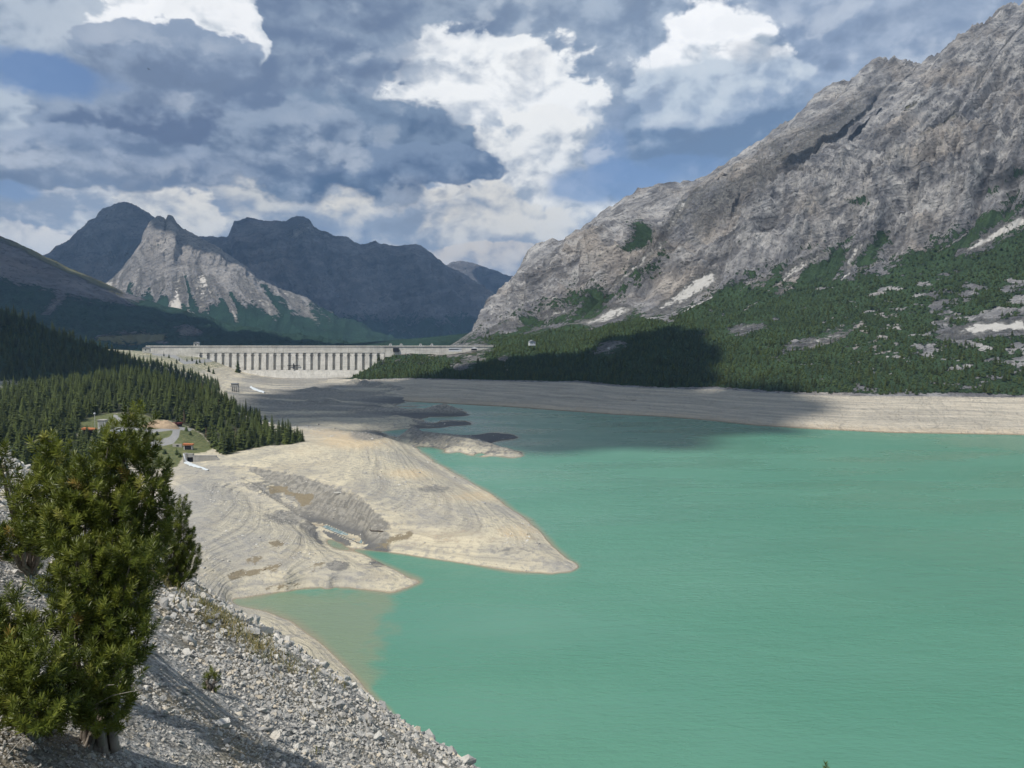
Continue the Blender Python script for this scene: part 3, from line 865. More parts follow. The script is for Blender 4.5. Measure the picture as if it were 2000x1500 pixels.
def loft(rows, t, seg, shifts=None, smooth=8, crest=-1):
    R = []
    for i, r in enumerate(rows):
        sh = 0 if shifts is None else shifts[i]
        R.append(rowfun(r, t, sh, 0 if i == len(rows) - 1 else smooth))
    out, vpar = [], []
    n = len(R)
    for i in range(n - 1):
        p0, p1, p2, p3 = R[max(i - 1, 0)], R[i], R[i + 1], R[min(i + 2, n - 1)]
        for k in range(seg[i]):
            s = k / seg[i]
            c = .5 * ((2 * p1) + (p2 - p0) * s + (2 * p0 - 5 * p1 + 4 * p2 - p3) * s ** 2 + (3 * p1 - p0 - 3 * p2 + p3) * s ** 3)
            l = p1 * (1 - s) + p2 * s
            out.append(.5 * c + .5 * l)
            vpar.append(i + s)
    out.append(R[-1])
    vpar.append(n - 1)
    # the far side of the ridge
    top = R[-1]
    for k in range(1, 7):
        p = top.copy()
        p[:, 1] += k * 0.035 * np.abs(top[:, 1])
        p[:, 0] += k * 0.035 * top[:, 0]
        p[:, 2] = top[:, 2] - (top[:, 2] + 10) * (k / 6) ** .9
        out.append(p)
        vpar.append(n - 1 + k * .2)
    return np.array(out), np.array(vpar)


def normals(P):
    a = np.gradient(P, axis=1)
    b = np.gradient(P, axis=0)
    n = np.cross(a, b)
    n /= np.linalg.norm(n, axis=-1, keepdims=True) + 1e-9
    return np.where(n[..., 2:3] < 0, -n, n)

# opposite bank and the big limestone mountain above it
tt = np.linspace(640, 2250, 760)
R0 = [(560, 752, 985), (640, 749, 1040), (720, 764, 930), (790, 787, 805), (900, 793, 774), (1000, 798, 749), (1100, 805, 717), (1200, 812, 688), (1300, 816, 672), (1400, 825, 640), (1470, 833, 613), (1600, 841, 589), (1750, 848, 569), (1850, 849, 566), (2000, 852, 558), (2300, 872, 510), (2900, 905, 445)]
R0 = [(a, b + (2 if a > 750 else 0), c * (1 - .002)) for a, b, c in R0]
R1 = [(560, 745, 1030), (640, 740, 1085), (720, 741, 1026), (800, 738, 1010), (900, 741, 967), (1000, 743, 930), (1100, 745, 888), (1130, 744, 884), (1200, 752, 820), (1300, 757, 785), (1400, 757, 760), (1500, 764, 715), (1600, 768, 690), (1700, 770, 668), (1850, 770, 664), (2000, 772, 650), (2300, 780, 600), (2900, 800, 520)]
R2 = [(560, 750, 1090), (640, 746, 1110), (690, 737, 1110), (720, 722, 1110), (745, 708, 1112), (775, 694, 1112), (800, 702, 1110), (870, 697, 1090), (960, 688, 1085), (1100, 672, 1060), (1200, 652, 1025), (1400, 642, 950), (1600, 622, 900), (1800, 602, 860), (2000, 582, 800), (2300, 548, 740), (2900, 470, 640)]
R3 = [(560, 752, 1120), (640, 748, 1120), (690, 738, 1120), (740, 706, 1122), (780, 691, 1122), (860, 688, 1150), (905, 674, 1400), (960, 645, 1450), (1030, 622, 1430), (1100, 605, 1360), (1300, 572, 1260), (1500, 528, 1190), (1750, 475, 1110), (2000, 405, 1050), (2300, 325, 1000), (2900, 180, 900)]
R4 = [(560, 754, 1125), (640, 750, 1125), (690, 739, 1125), (740, 707, 1126), (780, 692, 1128), (880, 684, 1250), (930, 652, 1700), (1000, 596, 1670), (1100, 530, 1620), (1200, 500, 1570), (1300, 468, 1510), (1500, 408, 1440), (1750, 325, 1360), (2000, 235, 1300), (2300, 120, 1250), (2900, -90, 1150)]
R5 = [(560, 756, 1130), (640, 752, 1130), (690, 740, 1130), (740, 708, 1130), (780, 693, 1134), (870, 684, 1300), (890, 668, 1900), (930, 641, 1900), (960, 606, 1900), (985, 576, 1900), (1010, 546, 1900), (1022, 520, 1895), (1032, 498, 1890), (1050, 484, 1885), (1080, 478, 1880), (1110, 481, 1875), (1130, 465, 1870), (1160, 448, 1860), (1190, 420, 1850), (1220, 396, 1840), (1250, 379, 1830), (1300, 370, 1820), (1345, 362, 1815), (1385, 353, 1800), (1420, 331, 1790), (1460, 305, 1780), (1500, 277, 1770), (1520, 266, 1765), (1560, 246, 1755), (1572, 232, 1750), (1598, 215, 1748), (1625, 188, 1745), (1640, 179, 1742), (1680, 165, 1735), (1702, 152, 1730), (1712, 135, 1728), (1735, 130, 1726), (1755, 125, 1724), (1768, 134, 1722), (1790, 137, 1720), (1812, 138, 1718), (1850, 104, 1715), (1900, 70, 1710), (1950, 38, 1705), (2000, 8, 1700), (2100, -50, 1690), (2300, -160, 1660), (2900, -420, 1600)]
lean = sstep(tt, 700, 1250)
SHF = [0 * lean, 0 * lean, 60 * lean, 190 * lean, 330 * lean, 560 * lean]
Pm, vp = loft([R0, R1, R2, R3, R4, R5], tt, [44, 80, 80, 90, 90], SHF, 10)
VP = vp[:, None] * np.ones((1, len(tt)))
TTg = tt[None] * np.ones((len(vp), 1))
mx, my = topx(Pm)
N = normals(Pm)
X, Y, Z = Pm[..., 0], Pm[..., 1], Pm[..., 2]
up_amt = sstep(VP, 1.0, 2.6)
rk = sstep(VP, 2.3, 3.3) * sstep(TTg, 850, 930)
gul = fbm(TTg / 44 + .5 * fbm(X / 240, Y / 240, Z / 240, 3), VP * .55, 3.1, 5, .55, ridged=True)
gul2 = fbm(TTg / 150 + .35 * fbm(X / 420, Y / 420, Z / 420, 3), VP * .33 + .3, 8.1, 3, .5, ridged=True)
rough = fbm(X / 95, Y / 95, Z / 95, 7, .56, ridged=True)
lump = fbm(X / 330, Y / 330, Z / 330, 4)
bedn = fbm(X / 190, Y / 190, (Z - .22 * X) / 17, 4, .6)
saw = (Z - .42 * X + 30 * fbm(X / 260, Y / 260, Z / 260 + 5, 3)) / 42
saw = saw - np.floor(saw)
ledge = (saw ** 2.2) * (1 - sstep(saw, .88, 1.0)) * (.4 + .9 * sstep(fbm(X / 300, Y / 300, 7.1, 3), -.1, .25))
saw2 = (Z - .42 * X + 14 * fbm(X / 110, Y / 110, Z / 110 + 9, 3)) / 15
saw2 = saw2 - np.floor(saw2)
ledge2 = saw2 ** 2 * (1 - sstep(saw2, .86, 1.0))
disp = 2.2 * fbm(X / 50, Y / 50, Z / 50, 5) * sstep(VP, 1.02, 1.5) * (1 - rk) + rk * (75 * gul2 + 46 * gul + 34 * rough + 40 * lump + 16 * ledge * (1 - .7 * sstep(VP, 3.9, 4.3)) + 6 * ledge2 + 9 * fbm(X / 22, Y / 22, Z / 22, 4, .6, ridged=True))
disp = disp * (1 - .7 * sstep(VP, 3.6, 5.0))
# the side valley with its couloir that parts the left shoulder from the main face
cl = polydist(mx, my, [(1352, 366), (1335, 390), (1300, 440), (1262, 500), (1215, 545), (1170, 575)])
rk = rk * (1 - sstep(VP, 3.9, 4.9))
disp = disp - rk * 42 * np.exp(-(cl / 26) ** 2) - rk * 30 * np.exp(-np.hypot((mx - 1285) / 48, (my - 415) / 34) ** 2)
# old water lines cut small steps into the bank
bankm = (1 - sstep(VP, .9, 1.02))
disp = disp + bankm * sstep(VP, .02, .15) * (.5 * fbm(X / 30, Y / 30, Z / 4, 4) + .35 * np.sin(Z * 2.4 + 2 * fbm(X / 60, Y / 60, 1.1, 3)))
Pm = Pm + N * disp[..., None]
# crags along the skyline
cr = np.exp(-((VP - 5.0) / .09) ** 2) * sstep(mx, 1000, 1060)
Pm[..., 2] += cr * (13 * fbm(TTg / 11, 0 * TTg, 2.2, 4, .6, ridged=True) + 8 * fbm(TTg / 34, 0 * TTg, 5.2, 3))
X, Y, Z = Pm[..., 0], Pm[..., 1], Pm[..., 2]
mx, my = topx(Pm)
# where dwarf pine and forest grow, where scree lies
UP = [(640, 744), (690, 733), (715, 712), (745, 700), (775, 692), (800, 692), (880, 694), (900, 672), (950, 646), (1000, 622), (1060, 592), (1120, 574), (1180, 556), (1230, 525), (1270, 490), (1300, 468), (1296, 500), (1250, 545), (1200, 575), (1235, 600), (1262, 610), (1300, 618), (1340, 596), (1400, 552), (1420, 546), (1500, 522), (1560, 500), (1640, 480), (1690, 460), (1722, 446), (1735, 470), (1700, 520), (1720, 522), (1790, 486), (1850, 462), (1900, 430), (1960, 404), (2000, 382), (2100, 330), (2300, 270), (2900, 150)]
vpoly = UP + [(2900, 900), (640, 900)]
veg = signed(mx, my, vpoly, 34) * sstep(VP, .97, 1.05)
veg = np.maximum(veg, .95 * signed(mx, my, [(1225, 440), (1248, 432), (1272, 445), (1276, 470), (1255, 485), (1230, 488), (1205, 492), (1240, 470)], 14))
veg = np.maximum(veg, .62 * signed(mx, my, [(1630, 400), (1660, 390), (1700, 378), (1695, 400), (1660, 404)], 12))
veg = np.maximum(veg, .6 * signed(mx, my, [(1900, 380), (1960, 345), (2000, 318), (2100, 260), (2100, 290), (2000, 345), (1930, 385)], 10))
scree = np.zeros(mx.shape)
mxw = mx + 9 * fbm(X / 40, Y / 40, Z / 40, 4) + 5 * fbm(X / 12, Y / 12, Z / 12, 2)
myw = my + 9 * fbm(X / 40, Y / 40, Z / 40 + 9, 4)
for poly in ([(1398, 528), (1376, 528), (1330, 562), (1262, 614), (1298, 612), (1345, 590), (1410, 546)], [(1692, 458), (1664, 482), (1648, 522), (1650, 542), (1664, 546), (1672, 510), (1684, 488), (1704, 464)], [(2010, 408), (1930, 450), (1866, 496), (1892, 498), (1960, 466), (2010, 440)], [(1610, 490), (1560, 508), (1530, 530), (1522, 548), (1545, 540), (1580, 515), (1612, 498)], [(1500, 540), (1470, 556), (1466, 566), (1490, 556)], [(1540, 552), (1515, 575), (1525, 572), (1548, 556)], [(1052, 616), (1080, 602), (1132, 598), (1112, 614), (1066, 626)], [(1200, 590), (1160, 618), (1080, 640), (1025, 652), (1040, 640), (1120, 636), (1150, 640), (1215, 622), (1240, 606)], [(1350, 372), (1330, 395), (1285, 470), (1225, 532), (1180, 560), (1196, 562), (1260, 512), (1300, 470), (1345, 400), (1362, 372)], [(990, 628), (955, 646), (962, 648), (1000, 632)], [(1012, 628), (985, 646), (992, 646), (1018, 634)], [(1530, 682), (1570, 664), (1622, 648), (1668, 642), (1640, 660), (1580, 676), (1540, 686)], [(1418, 646), (1440, 634), (1490, 632), (1495, 640), (1460, 648), (1425, 652)], [(1825, 655), (1880, 636), (1915, 620), (1965, 622), (2010, 612), (2010, 650), (1950, 652), (1905, 660), (1850, 660)], [(1828, 632), (1845, 612), (1866, 616), (1852, 632)], [(888, 718), (905, 702), (935, 696), (945, 702), (920, 712), (892, 722)], [(975, 700), (985, 694), (1008, 692), (1000, 700), (980, 706)], [(1160, 692), (1180, 672), (1210, 662), (1218, 670), (1190, 690)], [(880, 684), (930, 676), (965, 676), (960, 684), (910, 690)]):
    sg = signed(mxw, myw, poly, 16)
    scree = np.maximum(scree, sg)
    veg = veg * (1 - sg)
for (a, b), (c, d), wd in (((1595, 498), (1500, 570), 2.6), ((1480, 540), (1440, 575), 2.2), ((1290, 480), (1190, 566), 3), ((1060, 590), (1100, 575), 2), ((1720, 510), (1640, 545), 2), ((1390, 580), (1330, 612), 2.2), ((1890, 455), (1830, 492), 2), ((1480, 590), (1452, 608), 2)):
    k = .8 * np.clip(1.4 - polydist(mxw, myw, [(a, b), (c, d)]) / wd, 0, 1)
    scree = np.maximum(scree, k)
    veg = veg * (1 - .8 * k)
# open rocky ground between the dwarf pines, more of it towards the right
op = np.clip(fbm(mx / 46, my / 15, 7.7, 5, .6) * 3.4 - np.interp(mx, [900, 1500, 1700, 2000], [1.15, .65, .0, -.35]) - np.clip((690 - my) / -60, 0, 1) * .35, 0, 1) * sstep(my, 500, 560)
veg = veg * (1 - .85 * op)
# long paler tongues of debris on the upper face, running down the fall line
tong = np.clip(fbm(TTg / 30, VP * .9, 6.1, 3) * 1.8 - .35, 0, 1) * sstep(VP, 3.1, 3.6) * .7
scree = np.maximum(scree, tong * (1 - veg))
scree = np.maximum(scree, .62 * np.maximum(sstep(-gul, -.05, .35), sstep(-gul2, .0, .4)) * sstep(VP, 2.9, 3.4) * (1 - veg))
scree = np.maximum(scree, .75 * signed(mx, my, [(1360, 372), (1420, 345), (1500, 292), (1580, 250), (1640, 215), (1700, 190), (1690, 215), (1600, 285), (1520, 340), (1440, 400), (1390, 450), (1350, 470), (1345, 410)], 60))
grass = np.maximum(.75 * signed(mx, my, [(1060, 660), (1120, 640), (1170, 646), (1190, 654), (1130, 664), (1080, 668)], 12), .55 * signed(mx, my, [(1780, 262), (1830, 232), (1910, 190), (1900, 215), (1850, 250), (1800, 275)], 14) + .5 * signed(mx, my, [(1760, 205), (1800, 190), (1790, 210), (1765, 225)], 8))
grass = np.maximum(grass, .7 * signed(mx, my, [(795, 690), (830, 683), (900, 686), (960, 684), (930, 694), (860, 697), (810, 698)], 8))
mountain = obj('mountain', Pm.reshape(-1, 3), grid_faces(*Pm.shape[:2]), M_ROCK, attrs={'veg': veg, 'scree': scree, 'grass': grass, 'bank': bankm})
tag(mountain, kind='structure')
MTN = dict(P=Pm, veg=veg, scree=scree, vp=VP, mx=mx, my=my)
# the bank below the trees shows the same silt as the lake bed
nd = M_ROCK.node_tree
tq = T.__new__(T)
tq.nt = nd
bs = [n for n in nd.nodes if n.type == 'BSDF_PRINCIPLED'][0]
oldc = bs.inputs['Base Color'].links[0].from_socket
pq = [n for n in nd.nodes if n.type == 'NEW_GEOMETRY'][0].outputs['Position']
qq = tq.v('ADD', pq, tq.v('SCALE', tq.noise(pq, 0.02, 3, 0.5, col=True), scale=2.5))
s1 = tq.noise(tq.v('MULTIPLY', qq, (0.008, 0.012, 0.9)), 1.0, 5, 0.6)
s2 = tq.noise(tq.v('MULTIPLY', qq, (0.02, 0.03, 3.0)), 1.0, 4, 0.6)
s3 = tq.noise(pq, 0.3, 6, 0.65)
bc = tq.mix(tq.mr(s1, .35, .65), srgb(170, 164, 152), srgb(200, 191, 174))
bc = tq.mix(tq.m('MULTIPLY', tq.mr(s2, .5, .36), .5), bc, srgb(150, 142, 130))
bc = tq.mix(tq.m('MULTIPLY', tq.mr(s3, .52, .68), .4), bc, srgb(150, 147, 144))
bc = tq.mix(tq.m('MULTIPLY', tq.mr(tq.m('ADD', tq.sep(pq)[2], tq.m('MULTIPLY', s3, 6.0)), 7.0, 2.5), .4), bc, srgb(206, 184, 150))
bc = tq.mix(tq.m('MULTIPLY', tq.mr(tq.sep(pq)[2], 0.9, 0.25), .7), bc, srgb(126, 112, 92))
tq.put(bs.inputs['Base Color'], tq.mix(tq.mr(tq.m('ADD', tq.attr('bank'), tq.m('MULTIPLY', tq.m('SUBTRACT', s3, .5), .5)), .4, .6), oldc, bc))


def far_range(name, rows, t, seg, mat, amp, size, veg=None, scree=None, grass=None, gsize=40, shifts=None, seed=0.0, crag=4.0, smooth=6, crag_low=None):
    P, vp = loft(rows, t, seg, shifts, smooth)
    n = normals(P)
    VPg = vp[:, None] * np.ones((1, len(t)))
    tg = t[None] * np.ones((len(vp), 1))
    X, Y, Z = P[..., 0], P[..., 1], P[..., 2]
    top = len(rows) - 1
    g = fbm(tg / gsize + .5 * fbm(X / size, Y / size, Z / size + seed, 3), VPg * .5, 3.1 + seed, 5, .55, ridged=True)
    r = fbm(X / size, Y / size, Z / size + seed, 7, .55, ridged=True)
    d = amp * (.7 * g + .6 * r + .6 * fbm(X / size / 3, Y / size / 3, seed, 3)) * (1 - .75 * sstep(VPg, top - .5, top)) * sstep(VPg, 0, .5)
    if crag_low is not None:
        d = d * (crag_low + (1 - crag_low) * sstep(VPg, top - .9, top - .4))
    P = P + n * d[..., None]
    P[..., 2] += np.exp(-((VPg - top) / .06) ** 2) * crag * fbm(tg / 8, 0 * tg, 1.3 + seed, 4, .6, ridged=True)
    x, y = topx(P)
    z = np.zeros(x.shape)
    at_ = {'veg': veg(x, y, VPg, tg) if veg else z, 'scree': scree(x, y, VPg, tg) if scree else z, 'grass': grass(x, y, VPg, tg) if grass else z}
    o = obj(name, P.reshape(-1, 3), grid_faces(*P.shape[:2]), mat, attrs=at_)
    tag(o, kind='structure')
    return P


# farthest ridge, then the long dark ridge, the dark summit and the pale peak in front of it
far_range('far_ridge', [[(700, 690, 6000), (1300, 690, 6000)], [(700, 640, 6800), (1300, 660, 6800)], [(700, 560, 7600), (800, 560, 7600), (850, 530, 7600), (880, 515, 7600), (900, 510, 7600), (930, 517, 7600), (965, 529, 7600), (1005, 545, 7600), (1040, 560, 7600), (1300, 640, 7600)]], np.linspace(700, 1300, 240), [30, 50], M_FAR, 110, 420, veg=lambda x, y, v, t: .2 + .6 * sstep(y, 560, 620), seed=1.0, crag=10)
RID = [(100, 520), (300, 482), (390, 463), (425, 464), (444, 462), (450, 445), (458, 434), (470, 431), (482, 424), (492, 428), (502, 431), (515, 434), (540, 433), (560, 434), (568, 429), (580, 425), (592, 425), (602, 430), (612, 444), (628, 452), (655, 463), (675, 464), (690, 475), (705, 478), (720, 478), (733, 472), (745, 479), (770, 482), (795, 481), (812, 478), (828, 486), (845, 498), (870, 518), (900, 535), (935, 560), (970, 590), (1010, 630), (1060, 668), (1200, 690)]
far_range('ridge', [[(100, 690, 3900), (1200, 695, 3900)], [(100, 650, 4300), (600, 640, 4300), (900, 650, 4300), (1200, 690, 4300)], [(100, 590, 4900), (450, 570, 4900), (700, 570, 4900), (900, 610, 4900), (1200, 685, 4900)], [(a, b, 5700) for a, b in RID]], np.linspace(100, 1150, 460), [30, 50, 80], M_FAR, 130, 480,
          veg=lambda x, y, v, t: .1 + .65 * sstep(y, 590, 645) - .25 * sstep(x, 900, 700) * (y < 600),
          scree=lambda x, y, v, t: np.maximum.reduce([.75 * signed(x, y, [(575, 445), (605, 432), (655, 466), (640, 468), (600, 456), (588, 470), (570, 470), (556, 452)], 16), .55 * signed(x, y, [(500, 500), (550, 492), (556, 500), (505, 508)], 10), .5 * signed(x, y, [(545, 505), (560, 520), (555, 540), (545, 530)], 10), np.clip(fbm(t / 16, v * .8, 2.2, 3) * 1.8 - .5, 0, 1) * sstep(y, 560, 600) * (1 - sstep(y, 640, 660)) * .8]), gsize=46, seed=4.0, crag=9,
          shifts=[0, 0, -30, -60])
PK1 = [(-200, 600), (-60, 560), (30, 525), (90, 498), (110, 484), (130, 470), (155, 452), (180, 432), (190, 428), (203, 412), (222, 401), (240, 397), (255, 399), (270, 407), (292, 421), (320, 440), (360, 465), (420, 505), (500, 560), (620, 640), (700, 690)]
far_range('dark_peak', [[(-200, 690, 3700), (700, 695, 3700)], [(-200, 640, 4100), (250, 560, 4200), (700, 692, 4100)], [(a, b, 4800) for a, b in PK1]], np.linspace(-200, 640, 300), [50, 90], M_FAR, 110, 420, veg=lambda x, y, v, t: .05 + 0 * x, scree=lambda x, y, v, t: np.clip(.5 + fbm(t / 15, v * .6, 9.2, 3) * 1.2, 0, .8) * sstep(y, 440, 500) * sstep(x, 150, 230) * .8, gsize=40, seed=7.0, crag=8, shifts=[0, -60, 0])
PK2 = [(120, 640), (180, 590), (215, 552), (240, 528), (262, 500), (278, 474), (284, 452), (292, 436), (302, 426), (311, 423), (319, 425), (324, 431), (329, 422), (336, 424), (346, 438), (360, 449), (380, 461), (402, 474), (430, 488), (455, 505), (480, 522), (500, 545), (540, 562), (590, 580), (640, 612), (700, 645), (760, 672), (860, 690)]
fan = lambda x, y: fbm(np.arctan2(x - 318, y - 340) * 11, y / 130, 4.4, 4, .55)
far_range('pale_peak', [[(120, 695, 2750), (860, 695, 2750)], [(120, 672, 2950), (200, 650, 2950), (400, 640, 2950), (600, 650, 2950), (860, 692, 2950)], [(120, 655, 3250), (220, 585, 3250), (330, 545, 3250), (450, 550, 3250), (560, 595, 3250), (860, 691, 3250)], [(a, b, 3600) for a, b in PK2]], np.linspace(120, 860, 440), [40, 70, 90], M_PALE, 60, 300,
          veg=lambda x, y, v, t: np.clip(.5 + (y - (578 + 95 * fan(x, y) + .12 * np.abs(x - 350))) / 44, 0, 1),
          scree=lambda x, y, v, t: np.clip(.42 + fan(x, y) * 1.1, 0, 1) * sstep(y, 470, 560), gsize=34, seed=11.0, crag=7, crag_low=.3)
L1 = [(-500, 330), (-300, 370), (-100, 425), (0, 460), (60, 486), (130, 522), (200, 552), (250, 574), (330, 600), (420, 626), (520, 650), (640, 668), (720, 676), (900, 690)]
far_range('left_slope', [[(-500, 700, 1500), (900, 700, 1500)], [(-500, 600, 1800), (0, 640, 1800), (330, 668, 1800), (900, 696, 1800)], [(-500, 450, 2200), (0, 540, 2200), (200, 610, 2200), (420, 652, 2200), (900, 694, 2200)], [(a, b, 2550) for a, b in L1]], np.linspace(-500, 900, 480), [40, 60, 60], M_FAR, 30, 220,
          veg=lambda x, y, v, t: np.clip(.95 - .9 * np.clip(((560 + .22 * x) - y) / 30, 0, 1) * sstep(x, 330, 200) - .8 * signed(x, y, [(90, 600), (115, 578), (125, 585), (105, 610), (85, 615)], 10) - .8 * signed(x, y, [(190, 655), (270, 648), (325, 650), (325, 668), (260, 676), (180, 668)], 10) - .6 * signed(x, y, [(340, 640), (375, 632), (395, 655), (350, 662)], 8), 0, 1),
          grass=lambda x, y, v, t: .7 * np.clip(1 - np.abs(y - np.interp(x, [a for a, b in L1], [b for a, b in L1]) - 4) / 22, 0, 1) * sstep(x, 330, 200) + .9 * signed(x, y, [(190, 655), (270, 648), (325, 650), (325, 668), (260, 676), (180, 668)], 12),
          scree=lambda x, y, v, t: .8 * signed(x, y, [(90, 600), (115, 578), (125, 585), (105, 610), (85, 615)], 12) + .7 * signed(x, y, [(340, 640), (375, 632), (395, 655), (350, 662)], 10), gsize=60, seed=15.0, crag=2)
far_range('valley_hill', [[(560, 700, 1700), (1100, 700, 1700)], [(560, 690, 1800), (700, 678, 1800), (900, 668, 1800), (1100, 650, 1800)], [(560, 690, 2000), (660, 674, 2000), (760, 665, 2000), (850, 658, 2000), (925, 650, 2000), (1100, 630, 2000)]], np.linspace(560, 1100, 160), [20, 30], M_FAR, 4, 120, veg=lambda x, y, v, t: .95 + 0 * x, seed=19.0, crag=1)
# wooded hill in the cloud shadow on the left
LH = [(-500, 500), (-250, 540), (-100, 575), (0, 604), (60, 626), (120, 652), (180, 674), (230, 692), (280, 708), (330, 722), (420, 750)]
HILLP = far_range('wooded_hill', [[(-500, 790, 640), (420, 790, 700)], [(-500, 740, 720), (0, 735, 740), (300, 750, 760), (420, 770, 780)], [(-500, 640, 800), (0, 675, 830), (200, 710, 850), (420, 760, 840)], [(a, b, 930) for a, b in LH]], np.linspace(-500, 420, 330), [30, 50, 60], M_ROCK, 5, 90, veg=lambda x, y, v, t: 1.0 + 0 * x, gsize=60, seed=23.0, crag=1)

# ------------------------------------------------------------------ trees
def mat_needle(name, col, var=0.5, transl=0.0):
    mt, t = material(name)
    r = t.n('ShaderNodeObjectInfo').outputs['Random']
    o = t.n('ShaderNodeTexCoord').outputs['Object']
    n = t.noise(o, 1.4, 3, 0.6)
    a, b = tuple(x * (1 - var) for x in col), tuple(x * (1 + var) for x in col)
    c = t.mix(t.m('ADD', t.m('MULTIPLY', r, 0.6), t.m('MULTIPLY', t.mr(n, .3, .7), 0.4)), a, (b[0] * 1.1, b[1], b[2] * .8))
    t.put(t.bsdf.inputs['Base Color'], c)
    t.put(t.bsdf.inputs['Roughness'], 0.75)
    t.put(t.bsdf.inputs['Specular IOR Level'], 0.15)
    return mt


M_TREE = mat_needle('conifer_needles', (0.046, 0.064, 0.019), .6)
M_TREE2 = mat_needle('light_conifer_needles', (0.066, 0.092, 0.030), .4)
M_DEAD = mat_needle('dry_needles', (0.085, 0.062, 0.042), .3)
M_BARK = plain('bark', (0.09, 0.07, 0.055), .9, .35, 3)
M_SHRUB = mat_needle('dwarf_pine_needles', (0.045, 0.070, 0.026), .5)


def conifer(seed, h=11.0, r=2.1, tiers=15, low=.08, power=.85, per=8):
    rg = random.Random(seed)
    V, Fc = [], []

    def kite(b, tip, wd, lift):
        d = Vector(tip) - Vector(b)
        s = d.cross(Vector((0, 0, 1))).normalized() * wd
        mid = Vector(b) + d * .55
        i = len(V)
        V.extend([b, mid + s - Vector((0, 0, lift)), tip, mid - s - Vector((0, 0, lift)), mid + Vector((0, 0, lift * .6))])
        Fc.extend([(i, i + 1, i + 4), (i + 1, i + 2, i + 4), (i + 2, i + 3, i + 4), (i + 3, i, i + 4)])
    off = [rg.uniform(.75, 1.2) for _ in range(6)]
    for k in range(tiers):
        f = k / (tiers - 1)
        z = h * (low + (1 - low) * f ** .9)
        R = r * (1 - f) ** power * rg.uniform(.8, 1.12) + .12
        n = max(3, int(per * (1 - f * .55)))
        a0 = rg.uniform(0, 6.28)
        for j in range(n):
            a = a0 + 6.283 * j / n + rg.uniform(-.3, .3)
            L = R * off[int(a / 6.283 * 6) % 6] * rg.uniform(.7, 1.15)
            dz = -L * rg.uniform(.12, .42) + (.25 * L if f > .7 else 0)
            b = Vector((0, 0, z + rg.uniform(-.25, .25)))
            kite(b, b + Vector((math.cos(a) * L, math.sin(a) * L, dz)), L * rg.uniform(.3, .46), L * .16)
    # dark heart of the crown and the leader
    i = len(V)
    for q in range(6):
        a = q * 1.047
        V.append(Vector((math.cos(a) * r * .42, math.sin(a) * r * .42, h * (low + .03))))
    V.append(Vector((0, 0, h * 1.03)))
    Fc.extend([(i + q, i + (q + 1) % 6, i + 6) for q in range(6)])
    return V, Fc


def crown_mesh(name, seed, mat, **kw):
    V, Fc = conifer(seed, **kw)
    return mesh_data(name, np.array([tuple(v) for v in V]), np.array(Fc), mat, smooth=False)


CROWNS = [crown_mesh('crown', 1, M_TREE, h=12, r=2.7, power=.72, per=9), crown_mesh('crown', 2, M_TREE, h=10.5, r=2.9, power=.62, per=9), crown_mesh('crown', 3, M_TREE, h=13, r=2.5, tiers=17, power=.75), crown_mesh('crown', 4, M_TREE2, h=9.5, r=2.8, power=.58, per=9), crown_mesh('crown', 5, M_TREE, h=11.5, r=3.1, power=.7, per=10)]
DEADC = crown_mesh('crown', 6, M_DEAD, h=11, r=1.5, tiers=12, per=6)
SHRUBC = [crown_mesh('crown', 11, M_SHRUB, h=2.6, r=1.7, tiers=7, low=.05, power=.5, per=8), crown_mesh('crown', 12, M_SHRUB, h=3.4, r=1.5, tiers=8, low=.05, power=.6, per=8)]


def trunk_mesh(h, r):
    m = MB()
    m.tube([(0, 0, -1), (0, 0, h * .4), (0, 0, h * .93)], [r * 1.25, r * .8, r * .15], 6)
    return mesh_data('trunk', m.v, m.f, M_BARK, False)


TRUNKS = [trunk_mesh(12, .22), trunk_mesh(10.5, .2), trunk_mesh(13, .24), trunk_mesh(9.5, .18), trunk_mesh(11.5, .22)]


def tree_thing(p, k, s, rz, label, group=None, crown=None, name='conifer_tree'):
    e = empty(name, tuple(map(float, p)), rz, label, 'tree', group)
    e.scale = (s, s, s * random.uniform(.92, 1.1))
    put('trunk', TRUNKS[k], e)
    c = put('crown', crown or CROWNS[k], e)
    return e, c


